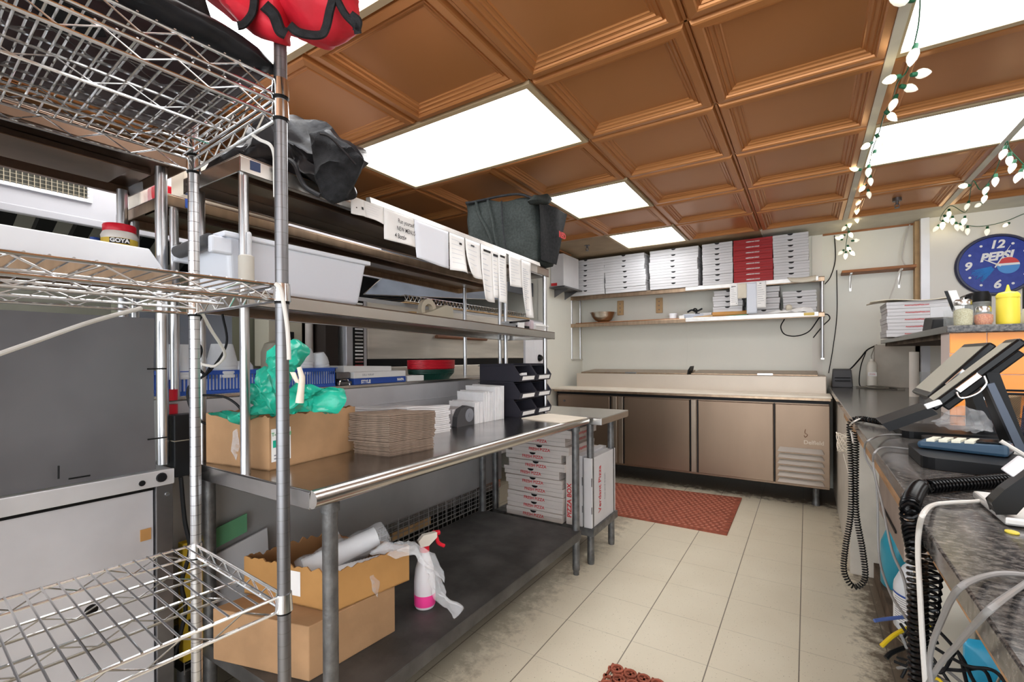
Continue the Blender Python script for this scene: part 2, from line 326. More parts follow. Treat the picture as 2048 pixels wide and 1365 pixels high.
def ringed(name, src):
    m = M[src].copy(); m.name = name; nt = m.node_tree; N, L = nt.nodes, nt.links; b = N['Principled BSDF']
    lk = b.inputs['Base Color'].links[0]; src_ = lk.from_socket
    tc = N.new('ShaderNodeTexCoord'); sp = N.new('ShaderNodeSeparateXYZ'); L.new(tc.outputs['Object'], sp.inputs[0])
    a = N.new('ShaderNodeMath'); a.operation = 'DIVIDE'; L.new(sp.outputs[2], a.inputs[0]); a.inputs[1].default_value = .0254
    f = N.new('ShaderNodeMath'); f.operation = 'FRACT'; L.new(a.outputs[0], f.inputs[0])
    c = N.new('ShaderNodeMath'); c.operation = 'LESS_THAN'; L.new(f.outputs[0], c.inputs[0]); c.inputs[1].default_value = .045
    mx = N.new('ShaderNodeMixRGB'); mx.inputs[2].default_value = (.16, .16, .16, 1); L.new(src_, mx.inputs[1]); L.new(c.outputs[0], mx.inputs[0]); L.new(mx.outputs[0], b.inputs['Base Color']); M[name] = m
ringed('post_steel_r', 'post_steel'); ringed('post_old_r', 'post_old')
mat('hood_dark', (.10, .11, .125), .4, .2, var=.2, scale=3)
mat('louver_steel', (.58, .54, .49), .35, .5)
for k_ in ('black', 'black_plastic', 'cloth_black', 'cloth_grey', 'vinyl_black', 'bin_black', 'grey_plastic', 'mesh_dark', 'dark_brown', 'maroon', 'socket'): M[k_].node_tree.nodes['Principled BSDF'].inputs['Specular IOR Level'].default_value = .22
for k_ in ('granite', 'orange_tile', 'card', 'card2', 'kraft', 'wood_dark', 'mat_red', 'undershelf', 'blue_plastic', 'clock_blue'): M[k_].node_tree.nodes['Principled BSDF'].inputs['Specular IOR Level'].default_value = .3
mat('door_steel', (.27, .195, .14), .38, .9, var=.07, scale=2.2, bump=.04, bscale=7, stretch=(2, 2, .6)); mat('stile_steel', (.40, .33, .26), .35, .9, var=.05); mat('shelf_plate_dark_reflection', (.24, .185, .15), .3, 1, var=.2, scale=3)  # shelf plates darker than their lips: the table's dark reflection put into the colour
mat('riser_steel', (.60, .53, .45), .5, .6, var=.05, scale=3)
mat('hood_white', (.60, .60, .64), .4); mat('lens_dark', (.05, .05, .035), .4)
mat('rim_steel', (.66, .66, .68), .4, .5, var=.08, scale=6)

# ------------------------------------------------------------------ setting
YB = 5.18
def setting():
    f = MB(); f.add([(-4.6, -3, 0), (4.4, -3, 0), (4.4, YB+.1, 0), (-4.6, YB+.1, 0)], [(0, 1, 2, 3)]); struct(f.build('floor', 'floor_tile'))
    # ceiling: coffered drop tiles hanging in a grid, fixtures left open
    c = MB(); xs = [-4.0+.61*k-.0 for k in range(14)]; x0 = -.95-.61*5
    prof = [(.003, .012), (.009, .006), (.014, -.006), (.019, -.010), (.044, -.012), (.049, -.007), (.052, .000), (.057, .001), (.060, -.003), (.064, .006), (.071, .012), (.074, .012), (.077, .008), (.081, .018), (.088, .024), (.092, .021), (.096, .028), (.099, .029)]
    def inset(a, b, cc, d, p): return (a+p[0], b-p[0], cc+p[0], d-p[0], CZ+p[1]*(.62 if p[1] > 0 and p[0] > .02 else 1))
    def is_fix(mx, my): return any(a < mx < b and cc < my < d for a, b, cc, d in FIX)
    def coffer(a, b, cc, d):
        R = [inset(a, b, cc, d, p) for p in prof]; vs = []
        for (p, q, r_, s_, z) in R: vs += [(p, r_, z), (q, r_, z), (q, s_, z), (p, s_, z)]
        fs = [(4*i+j, 4*i+(j+1) % 4, 4*i+4+(j+1) % 4, 4*i+4+j) for i in range(len(R)-1) for j in range(4)]
        n = 4*len(R)-4; fs.append((n, n+1, n+2, n+3)); c.add(vs, fs, 0)
    for i in range(13):
        for j in range(13):
            a = x0+.61*i; cc = -3.24+.61*j; mx, my = a+.305, cc+.305
            if is_fix(mx, my): continue
            if -2.2 < mx < -1.5 and my > 4.0 and my < 4.7:
                c.add([(a, cc, CZ), (a+.61, cc, CZ), (a+.61, cc+.61, CZ), (a, cc+.61, CZ)], [(0, 1, 2, 3)], 3); continue
            coffer(a, a+.61, cc, cc+.61)
    yend = -3.24+.61*13
    for i in range(14):
        x = x0+.61*i
        
        for j in range(13):
            yy = -3.24+.61*j+.305
            if any(a+.05 < x < b-.05 and cc < yy < d for a, b, cc, d in FIX): continue
            c.box(x-.005, x+.005, yy-.305, yy+.305, CZ+.004, CZ+.02, 0)
    for j in range(14):
        y = -3.24+.61*j
        c.box(x0, x0+.61*13, y-.005, y+.005, CZ+.004, CZ+.02, 0)
    # broad pale main bars
    for x in (.27, .88): c.box(x-.016, x+.016, -3.24, 4.7, CZ-.016, CZ+.02, 2)
    c.box(-.34, 4.4, yend, YB, CZ-.002, CZ+.02, 2); c.box(-4.6, -.34, yend, YB, CZ-.002, CZ+.02, 3)
    c.box(-.345, -.335, yend, YB, CZ-.006, CZ, 2); c.box(-1.57, -1.55, yend, YB, CZ-.004, CZ, 1)
    c.box(x0-.7, x0, -3.24, YB, CZ, CZ+.02, 0)
    c.box(-4.6, 4.4, -3.3, YB, CZ+.12, CZ+.14, 0)
    struct(c.build('ceiling', ['tile_brown', 'grid_tan', 'ceil_white', 'ceil_tan']))
    # walls
    b = MB(); b.box(-2.28, .83, YB, YB+.1, 0, CZ+.1); b.box(-1.078, -1.066, YB-.006, YB, .9, CZ-.01); struct(b.build('wall_back', 'wall_cream'))
    b = MB(); b.box(.83, 4.4, 5.05, YB+.1, 0, CZ+.1); struct(b.build('wall_back_right', 'wall_white'))
    b = MB(); b.box(-2.38, -2.28, 4.275, YB+.1, 0, CZ+.1); b.box(-3.4, -2.38, 4.30, 4.42, 0, CZ+.1); struct(b.build('wall_left', 'wall_cream'))
    b = MB(); b.box(-3.5, -3.4, -3, 4.42, 0, CZ+.1); struct(b.build('wall_far_left', 'wall_dim'))
    b = MB(); b.box(4.3, 4.4, -3, 5.1, 0, CZ+.1); struct(b.build('wall_right', 'wall_white'))
    b = MB(); b.box(.795, .85, 5.02, 5.06, .9, CZ-.003); b.box(.77, .80, 5.10, 5.18, .9, CZ-.003, 1); struct(b.build('trim_1', ['white_paint', 'wood_light']))
    b = MB(); b.box(.13, .80, 5.165, 5.18, 2.328, 2.344); struct(b.build('trim_2', 'wood'))
    b = MB(); b.box(.045, .125, 5.172, 5.18, .9, 2.33); struct(b.build('trim_3', 'wall_white'))
setting()
def fixture(a, b, c, d, label):
    t = thing('ceiling_light', label, 'light', ((a+b)/2, (c+d)/2, CZ-.008), group='white lay-in ceiling lights')
    m = MB(); e = .026
    m.box(a+.000, b-.000, c+.000, c+e, CZ-.012, CZ+.02); m.box(a+.000, b-.000, d-e, d-.000, CZ-.012, CZ+.02); m.box(a+.000, a+e, c+e, d-e, CZ-.012, CZ+.02); m.box(b-e, b-.000, c+e, d-e, CZ-.012, CZ+.02)
    m.build('frame', 'grid_tan', t)
    m = MB(); m.box(a+e, b-e, c+e, d-e, CZ+.001, CZ+.012); m.build('diffuser', 'diffuser', t)
FL = ['large ceiling light panel above the wire rack and red bag', 'large ceiling light panel right over the steel shelves and black bag', 'small ceiling light panel behind the square grey bag',
      'smallest glowing ceiling light panel just in front of the pizza box stacks', 'ceiling light panel in the top right corner beside the bulb string', 'long ceiling light panel above the wall clock side of the room',
      'ceiling light panel over the front of the service counter', 'ceiling light panel over the dining side', 'ceiling light panel behind the viewpoint']
for i, q in enumerate(FIX): fixture(*q, FL[i])
def sprinkler(x, y, label):
    t = MB(); t.cyl((x, y, CZ+.02), (x, y, CZ-.004), .028, 16); t.cyl((x, y, CZ), (x, y, CZ-.03), .009, 10); t.cyl((x, y, CZ-.05), (x, y, CZ-.054), .016, 12)
    t.tube([(x-.012, y, CZ-.025), (x-.014, y, CZ-.04), (x, y, CZ-.052)], .003, 6); t.tube([(x+.012, y, CZ-.025), (x+.014, y, CZ-.04), (x, y, CZ-.052)], .003, 6)
    tag(t.build('sprinkler_head', 'steel_dark'), label, 'sprinkler')
sprinkler(-1.86, 4.36, 'small dark fire sprinkler head in the flat tan ceiling tile'); sprinkler(.56, 4.36, 'small fire sprinkler head in the coffered tile between the bulb strings')

# ------------------------------------------------------------------ wire rack in the foreground
def wire_rack():
    t = thing('wire_shelving_rack', 'tall chrome wire shelving rack in the left foreground', 'shelving', (-.905, .551, 0), -math.radians(3.9))
    W, L = .445, 1.22
    def shelf(z, flip=False):
        m = MB(); rt = .0034
        for x in (0, -W):
            m.tube([(x, -.012, z), (x, -L+.012, z)], rt, 8); m.tube([(x, -.012, z-.03), (x, -L+.012, z-.03)], rt, 8)
            zz = [(x, -.03-.05*k, z-.002 if k % 2 else z-.028) for k in range(23)]
            pts = []
            for q in range(len(zz)-1):
                pts += [zz[q], V(*zz[q]).lerp(V(*zz[q+1]), .22)] if 0 else [zz[q]]
            m.tube(zz, .0019, 6)
        for x in (-W/3, -2*W/3):
            m.tube([(x, -.02, z-.004), (x, -L+.02, z-.004)], rt*.9, 6); m.tube([(x, -.05, z-.03), (x, -L+.05, z-.03)], rt*.9, 6)
            m.tube([(x, -.06-.05*k, z-.006 if k % 2 else z-.028) for k in range(22)], .0017, 6)
        for y in (-.002, -L+.002):
            m.tube([(0, y, z), (-W, y, z)], rt, 8); m.tube([(0, y, z-.03), (-W, y, z-.03)], rt, 8)
            m.tube([(-.03-.035*k, y, z-.002 if k % 2 else z-.028) for k in range(12)], .0022, 6)
        o = m.build('wire_shelf', 'chrome', t, world=False)
        w_ = MB()
        for k in range(1, 46): w_.tube([(.002, -.0262*k, z+.003), (-W-.002, -.0262*k, z+.003)], .0021, 6)
        w_.build('cross_wires', 'chrome', o, world=False)
        return o
    zs = [.735, 1.367, 1.739, 1.783]
    sh = [shelf(z) for z in zs]
    for k, (x, y) in enumerate(((0, 0), (-W, 0), (0, -L), (-W, -L))):
        m = MB(); m.cyl((x, y, .03), (x, y, 1.90), .0127, 20)
        p = m.build('post', 'post_old_r' if k == 0 else 'post_steel_r', t, world=False)
        g = MB(); g.cyl((x, y, 0), (x, y, .03), .016, 16, r2=.0127); g.build('foot', 'black_plastic', p, world=False)
        for z, s_ in zip(zs, sh):
            g = MB(); g.lathe((x, y, z-.032), [(.0128, 0), (.0170, 0), (.0150, .036), (.0128, .036)], 20)
            g.build('corner_collar', 'chrome', s_, world=False)
            g = MB(); g.cyl((x, y, z-.037), (x, y, z-.031), .0142, 20); g.build('black_sleeve', 'black', s_, world=False)
    return t
RACK = wire_rack()
def rk(x, y, z):  # rack local -> world
    return RACK.matrix_basis @ V(x, y, z)

# ------------------------------------------------------------------ steel tables
def rolled_table():
    t = thing('work_table', 'long stainless work table with rolled front edge and dark undershelf', 'table', (-1.43, 1.6, 0))
    x0, x1, y0, y1, zt = -1.80, -1.055, .725, 2.47, .88
    m = MB(); m.box(x0, x1-.012, y0, y1, zt-.004, zt)
    m.box(x0, x1-.02, y0, y0+.004, zt-.05, zt-.004); m.box(x0, x1-.02, y1-.004, y1, zt-.05, zt-.004)
    m.box(x0, x1, y0+.02, y0+.08, zt-.03, zt-.004)
    m.build('tabletop', 'steel_top', t, bevel=.002)
    m = MB(); r = .024; prof = []
    for k in range(13):
        a = PI/2-k/12*PI*1.15; prof.append((x1-.014+math.cos(a)*r, zt-.022+math.sin(a)*r))
    vs = [(x, y0, z) for x, z in prof]+[(x, y1, z) for x, z in prof]; n = len(prof)
    m.add(vs, [(i, i+1, n+i+1, n+i) for i in range(n-1)], 0, True); m.add([(x, y0+.0005, z) for x, z in prof], [tuple(range(n))]); m.add([(x, y1-.0005, z) for x, z in prof], [tuple(range(n))])
    m.build('rolled_edge', 'steel', t)
    m = MB(); zs = .25; m.box(x0+.04, -1.07, y0+.05, 2.40, zs-.003, zs); m.box(-1.074, -1.07, y0+.05, 2.40, zs-.05, zs-.003); m.box(x0+.04, -1.07, 2.396, 2.40, zs-.05, zs-.003); m.box(x0+.04, -1.07, y0+.05, y0+.054, zs-.05, zs-.003)
    m.build('undershelf', 'undershelf', t, bevel=.0015)
    for x, y in ((-1.096, .80), (-1.76, .80), (-1.096, 2.388), (-1.74, 2.388)):
        m = MB(); m.cyl((x, y, .055), (x, y, zt-.03), .0205, 20); m.cyl((x, y, zt-.075), (x, y, zt-.03), .026, 20)
        lg = m.build('leg', 'leg_grey', t)
        m = MB(); m.lathe((x, y, 0), [(0, 0), (.016, 0), (.016, .02), (.021, .03), (.021, .058)], 16); m.build('foot', 'leg_grey', lg)
rolled_table()
def small_table():
    t = thing('side_table', 'smaller stainless table with square edge behind the long work table', 'table', (-1.4, 2.8, 0))
    x0, x1, y0, y1, zt = -1.80, -.985, 2.50, 2.97, .872
    m = MB(); m.box(x0, x1, y0, y1, zt-.004, zt)
    for a in ((x1-.004, x1, y0, y1), (x0, x1, y1-.004, y1), (x0, x1, y0, y0+.004)): m.box(*a, zt-.042, zt-.004)
    m.build('tabletop', 'steel', t, bevel=.002)
    m = MB(); zs = .215; m.box(x0+.05, -1.05, 2.53, 2.94, zs-.003, zs)
    for a in ((-1.054, -1.05, 2.53, 2.94), (x0+.05, -1.05, 2.53, 2.534), (x0+.05, -1.05, 2.936, 2.94)): m.box(*a, zs-.045, zs-.003)
    m.build('undershelf', 'leg_grey', t, bevel=.002)
    for x, y in ((-1.08, 2.56), (-1.76, 2.56), (-1.08, 2.90), (-1.76, 2.90)):
        m = MB(); m.cyl((x, y, .05), (x, y, zt-.03), .0205, 20); lg = m.build('leg', 'leg_grey', t)
        m = MB(); m.lathe((x, y, 0), [(0, 0), (.019, 0), (.021, .02), (.021, .055)], 16); m.build('foot', 'leg_grey', lg)
small_table()

# ------------------------------------------------------------------ overshelves
def chan(m, x0, x1, y0, y1, z0, z1, lip=.04, th=.004, hat=True):
    """channel shelf: z0 = top at y0, z1 = top at y1"""
    def sb(xa, xb, ya, yb, da, db, mi=0):
        za = z0+(z1-z0)*(ya-y0)/(y1-y0); zb = z0+(z1-z0)*(yb-y0)/(y1-y0)
        m.hexa([(xa, ya, za-da), (xb, ya, za-da), (xb, yb, zb-da), (xa, yb, zb-da), (xa, ya, za-db), (xb, ya, za-db), (xb, yb, zb-db), (xa, yb, zb-db)], mi)
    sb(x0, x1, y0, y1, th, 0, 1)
    sb(x0, x0+th, y0, y1, lip, th); sb(x1-th, x1, y0, y1, lip, th); sb(x0, x1, y0, y0+th, lip, th); sb(x0, x1, y1-th, y1, lip, th)
    sb(x0, x0+.02, y0, y1, lip, lip-th); sb(x1-.02, x1, y0, y1, lip, lip-th)
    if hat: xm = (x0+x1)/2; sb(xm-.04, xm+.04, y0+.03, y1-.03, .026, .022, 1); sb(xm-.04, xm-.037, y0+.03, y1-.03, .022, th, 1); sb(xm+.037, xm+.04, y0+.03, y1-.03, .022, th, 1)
def overshelf_a():
    t = thing('overshelf', 'two-tier stainless overshelf holding the plastic tub and ticket slips', 'shelf', (-1.55, 1.67, .88))
    m = MB(); chan(m, -1.73, -1.38, .715, 2.62, 1.812, 1.778, .05); sh = m.build('top_shelf', ['steel', 'shelf_plate_dark_reflection'], t, bevel=.002)
    m = MB(); m.box(-1.38, -1.3795, .735, .80, 1.765, 1.80); 
    sk = MB(); sk.box(-1.381, -1.3785, .745, .775, 1.776, 1.803); s1 = sk.build('brand_sticker', 'sticker_navy', sh)
    sk = MB(); sk.box(-1.379, -1.3778, .751, .769, 1.782, 1.797); sk.build('sticker_print', 'white', s1)
    # near shelf carries long slotted seams underneath
    m = MB(); chan(m, -1.74, -1.36, .725, 2.66, 1.418, 1.380, .045); m.build('lower_shelf', ['steel', 'shelf_plate_dark_reflection'], t, bevel=.003)
    for k, (x, y) in enumerate(((-1.402, .737), (-1.716, .76), (-1.40, 2.60), (-1.71, 2.62))):
        zb = .88 if y < 2.49 else .872
        m = MB(); m.cyl((x, y, zb), (x, y, 1.80-(.03 if y > 2 else .02)), .0135, 18); m.build('post', 'post_steel', t)
    m = MB()
    a0, a1 = 1.17, 2.43
    for (x0, x1, z0, z1) in ((-1.38, -1.355, 1.0, 1.0),):
        pass
    def zt(y): return 1.812-.034*(y-.715)/1.905
    y0, y1 = 1.17, 2.46
    m.hexa([(-1.379, y0, zt(y0)-.012), (-1.352, y0, zt(y0)-.012), (-1.352, y1, zt(y1)-.012), (-1.379, y1, zt(y1)-.012), (-1.379, y0, zt(y0)+.012), (-1.358, y0, zt(y0)+.010), (-1.358, y1, zt(y1)+.010), (-1.379, y1, zt(y1)+.012)])
    m.hexa([(-1.379, y0, zt(y0)-.05), (-1.374, y0, zt(y0)-.05), (-1.374, y1, zt(y1)-.05), (-1.379, y1, zt(y1)-.05), (-1.379, y0, zt(y0)-.012), (-1.374, y0, zt(y0)-.012), (-1.374, y1, zt(y1)-.012), (-1.379, y1, zt(y1)-.012)])
    m.build('ticket_rail', 'aluminium', t)
overshelf_a()
def overshelf_b():
    t = thing('overshelf', 'stainless overshelf with a blue sticker standing behind the tub shelf', 'shelf', (-2.0, 1.6, 1.09))
    m = MB(); chan(m, -2.22, -1.79, .69, 2.75, 1.772, 1.745, .04); sh = m.build('top_shelf', ['steel_warm', 'shelf_plate_dark_reflection'], t, bevel=.002)
    sk = MB(); sk.box(-1.791, -1.7885, .745, .785, 1.737, 1.768); sk.build('blue_sticker', 'ink_blue', sh)
    for x, y in ((-1.81, .72), (-2.12, .715), (-1.81, 2.70), (-2.12, 2.70)):
        m = MB(); m.cyl((x, y, 1.09), (x, y, 1.735), .0135, 16); m.build('post', 'post_steel', t)
    for y in (1.25, 1.7): pass
overshelf_b()
def overshelf_c():
    t = thing('overshelf', 'brown stainless overshelf behind the wire rack', 'shelf', (-1.9, .1, .88))
    m = MB(); chan(m, -2.12, -1.66, -.9, .70, 1.862, 1.862, .04); m.box(-2.0, -1.8, -.8, .6, 1.82, 1.825); m.build('top_shelf', ['steel_brown', 'shelf_plate_dark_reflection'], t, bevel=.002)
    m = MB(); chan(m, -2.12, -1.66, -.9, .655, 1.49, 1.49, .045, hat=False); m.build('lower_shelf', ['steel_warm', 'shelf_plate_dark_reflection'], t, bevel=.002)
    for x, y in ((-1.735, .655), (-2.08, .665), (-1.735, -.8), (-2.08, -.8)):
        m = MB(); m.cyl((x, y, .885), (x, y, 1.83), .0165, 16); m.build('post', 'post_steel', t)
overshelf_c()

# ------------------------------------------------------------------ kitchen equipment behind the tables
def prep_left():
    t = thing('prep_unit', 'pale steel prep unit with riveted rim behind the wire rack', 'counter', (-2.0, 0, 0))
    m = MB(); m.box(-2.4, -1.712, -.95, .62, .10, .82); m.build('body', 'panel_light', t, bevel=.003)
    m = MB(); m.box(-2.4, -1.70, -.95, .67, .832, .872); m.box(-1.704, -1.694, -.95, .67, .826, .874); r = m.build('rim', 'rim_steel', t, bevel=.002)
    m = MB(); m.lathe((-1.694, .635, .852), [(0, .006), (.013, .006), (.015, 0)], 14, ax=(1, 0, 0)); m.lathe((-1.694, .585, .845), [(0, .002), (.008, .002), (.009, 0)], 10, ax=(1, 0, 0)); m.build('worn_knob', 'black_plastic', r)
    m = MB(); m.box(-1.714, -1.708, -.95, .62, .815, .832); m.build('seam', 'black', t)
    m = MB(); m.box(-1.76, -1.70, .622, .668, .08, .826); c = m.build('corner_post', 'steel_dark', t, bevel=.002)
    m = MB(); m.lathe((-1.70, .652, .795), [(0, .004), (.006, .004), (.007, 0)], 12, ax=(1, 0, 0)); m.build('bolt', 'chrome', c)
    m = MB(); m.box(-1.712, -1.709, .585, .612, .665, .700); m.build('tape_scrap', 'card2', t)
    m = MB(); m.lathe((-1.712, .47, .51), [(0, .002), (.012, .002), (.016, 0)], 14, ax=(1, 0, 0)); m.build('dark_hole', 'black', t)
    for y in (-.8, .5):
        m = MB(); m.cyl((-1.78, y, 0), (-1.78, y, .10), .025, 12); m.build('leg', 'steel_dark', t)
    # tall grey splash sheet wired to the overshelf posts
    s = thing('splash_panel', 'dark grey sheet metal panel wired upright behind the wire rack', 'panel', (-1.71, 0, .88))
    m = MB(); n = 14
    m.grid(lambda u, v: (-1.708+.010*math.sin(u*5)*math.sin(v*3), -.92+1.545*u, .878+.468*v), 40, 14)
    sp = m.build('sheet', 'panel_grey', s)
    for (y, z, dy, dz) in ((.40, .90, 0, .035), (.42, .895, .045, 0), (.60, .975, .05, 0), (.60, 1.19, .05, 0)):
        m = MB(); m.tube([(-1.695, y, z), (-1.694, y+dy, z+dz)], .0022, 6); m.build('tie_wire', 'black', sp)
prep_left()
def prep_mid():
    t = thing('cold_prep_unit', 'grey steel prep unit whose raised back stands behind the work table', 'counter', (-2.1, 1.6, 0))
    m = MB(); m.box(-2.26, -1.835, .69, 2.75, .36, 1.085); m.build('body', 'panel_mid', t, bevel=.003)
    m = MB(); m.box(-1.84, -1.826, .70, 2.74, .895, 1.075); m.box(-1.832, -1.822, .70, 2.74, .985, .988); m.build('back_panel', 'panel_light', t, bevel=.002)
    m = MB(); m.box(-2.26, -1.82, .69, 2.75, 1.078, 1.092); m.box(-2.26, -1.84, .70, 2.74, .30, .36); m.build('top_ledge', 'steel', t, bevel=.002)
    m = MB(); m.box(-2.24, -1.86, .75, 2.72, .12, .30); m.build('base_recess', 'black', t)
    m = MB()
    for k in range(9): m.tube([(-1.832, .75, .13+.026*k), (-1.832, 2.72, .13+.026*k)], .0022, 6)
    for k in range(50): m.tube([(-1.832, .75+.04*k, .12), (-1.832, .75+.04*k, .35)], .0018, 6)
    m.build('grille', 'mesh_grey', t)
    for y in (.8, 2.65):
        m = MB(); m.cyl((-1.95, y, 0), (-1.95, y, .12), .025, 12); m.build('leg', 'steel_dark', t)
prep_mid()
def oven():
    t = thing('pizza_oven', 'large deck pizza oven with stained steel doors behind the shelves', 'oven', (-2.8, 3, 0))
    X = -2.30
    m = MB(); m.box(-3.3, X-.03, 1.80, 4.27, .35, 1.60); m.build('body', 'panel_mid', t, bevel=.004)
    m = MB(); m.box(X-.03, X, 1.955, 3.84, 1.215, 1.57); d = m.build('upper_door', 'oven_door', t, bevel=.006)
    m = MB(); m.tube([(X+.03, 2.56, 1.375), (X+.03, 3.18, 1.375)], .014, 10); m.box(X, X+.03, 2.575, 2.59, 1.365, 1.385); m.box(X, X+.03, 3.15, 3.165, 1.365, 1.385); m.build('door_handle', 'copper', d)
    m = MB(); m.box(X-.03, X, 1.955, 3.84, .83, 1.165); m.build('lower_door', 'oven_door', t, bevel=.006)
    m = MB(); m.box(X-.03, X-.005, 1.955, 3.84, 1.165, 1.215); m.build('door_gap', 'black', t)
    m = MB(); m.box(X-.03, X, 1.80, 1.95, .5, 1.58); v = m.build('vent_panel', 'panel_light', t, bevel=.003)
    m = MB()
    for k in range(34): m.box(X-.002, X+.008, 1.855, 1.915, .82+.022*k, .83+.022*k)
    m.build('louvers', 'chrome', v)
    m = MB(); m.box(X-.002, X+.002, 1.845, 1.925, .80, 1.57); m.build('vent_shadow', 'black', v)
    m = MB(); m.box(X-.03, X+.004, 3.87, 4.27, .5, 1.58); m.box(X+.004, X+.006, 4.04, 4.046, .5, 1.58); c = m.build('control_panel', 'white_paint', t, bevel=.003)
    m = MB(); m.lathe((X+.004, 4.14, 1.215), [(0, .03), (.024, .03), (.034, .012), (.036, 0)], 20, ax=(1, 0, 0)); m.build('knob', 'black_gloss', c)
    text('oven', .05, (X+.006, 4.14, 1.325), (0, 1, 0), (0, 0, 1), 'ink_black', c, shear=.3) if 0 else None
    for y in (1.9, 4.2):
        m = MB(); m.cyl((-2.45, y, 0), (-2.45, y, .35), .03, 12); m.build('leg', 'steel_dark', t)
    # chrome pan rack lying on the oven
    r = thing('wire_grate', 'low chrome wire grate lying on top of the pizza oven', 'grate', (-2.4, 3.3, 1.60))
    m = MB()
    m.tube([(-2.33, 2.3, 1.615), (-2.33, 4.0, 1.615)], .004, 6); m.tube([(-2.33, 2.3, 1.655), (-2.33, 4.0, 1.655)], .004, 6)
    m.tube([(-2.33, 2.3+.02*k, 1.617 if k % 2 else 1.653) for k in range(86)], .003, 6)
    for k in range(18): m.tube([(-2.33, 2.3+.1*k, 1.655), (-2.8, 2.3+.1*k, 1.655)], .003, 6)
    m.tube([(-2.8, 2.3, 1.655), (-2.8, 4.0, 1.655)], .004, 6)
    m.build('frame', 'chrome', r)
    m = MB(); m.box(-2.8, -2.32, 2.3, 4.0, 1.600, 1.607); m.build('base_sheet', 'wood_light', r)
oven()
def hoods():
    t = thing('exhaust_hood', 'white-faced exhaust hood with a caged light, high at the left', 'hood', (-2.8, .2, 1.75))
    X = -2.33
    m = MB(); m.box(X-.02, X, -1.5, 2.10, 1.755, 2.06); m.box(X-.02, X+.006, -1.5, 2.10, 1.735, 1.762); m.build('front_panel', 'hood_white', t, bevel=.003)
    m = MB(); m.box(-3.38, X-.02, 1.6, 1.62, 1.755, 2.06); m.box(-3.38, X-.02, -1.5, 2.10, 2.04, 2.06); m.build('canopy', 'steel_dark', t)
    m = MB()
    for k in range(26):
        y = -1.45+.12*k; m.hexa([(-2.95, y, 1.70), (-2.95, y+.055, 1.70), (-2.40, y+.055, 1.98), (-2.40, y, 1.98), (-2.95, y, 1.74), (-2.95, y+.055, 1.74), (-2.40, y+.055, 2.02), (-2.40, y, 2.02)])
    m.build('baffle_filters', 'black_plastic', t)
    m = MB(); m.box(X, X+.012, -.3, .65, 1.822, 1.835); m.box(X, X+.012, -.3, .65, 1.915, 1.928); m.box(X, X+.012, .635, .65, 1.835, 1.915); fr = m.build('light_frame', 'white_paint', t)
    m = MB(); m.box(X, X+.003, -.3, .635, 1.835, 1.915); m.build('light_lens', 'lens_dark', fr)
    m = MB()
    for k in range(62): m.tube([(X+.012, -.29+.015*k, 1.832), (X+.012, -.29+.015*k, 1.918)], .0012, 5)
    for k in range(6): m.tube([(X+.012, -.3, 1.84+.014*k), (X+.012, .64, 1.84+.014*k)], .0012, 5)
    m.build('wire_cage', 'cage', fr)
    h = thing('oven_hood', 'sloping bluish steel hood plate over the pizza oven', 'hood', (-2.7, 3.2, 1.75))
    q = [PX(727, 589, -2.36), PX(1000, 600, -2.36), PX(1010, 560, -2.42), PX(772, 548, -2.42)]
    m = MB(); m.prism(q, (-.006, 0, 0)); m.build('canopy', 'hood_blue', h)
    m = MB(); m.tube([q[0], q[1]], .003, 6); m.tube([q[0], q[3]], .003, 6); m.build('lip', 'steel', h)
    m = MB(); m.box(-2.41, -2.385, 2.62, 2.72, 1.79, 1.82); m.box(-2.40, -2.39, 2.72, 2.95, 1.80, 1.808); m.build('latch', 'steel', h)
    m = MB(); m.box(-3.38, -2.43, 2.12, 4.26, 1.99, 2.0); m.box(-2.44, -2.43, 2.12, 4.26, 1.86, 2.0); m.build('roof', 'hood_dark', h)
    b = MB(); b.box(-3.38, -3.36, 1.7, 4.3, 1.2, 2.0); tag(b.build('back_sheet', 'hood_dark'), 'dark bluish steel wall sheet behind the pizza oven', 'panel')
hoods()
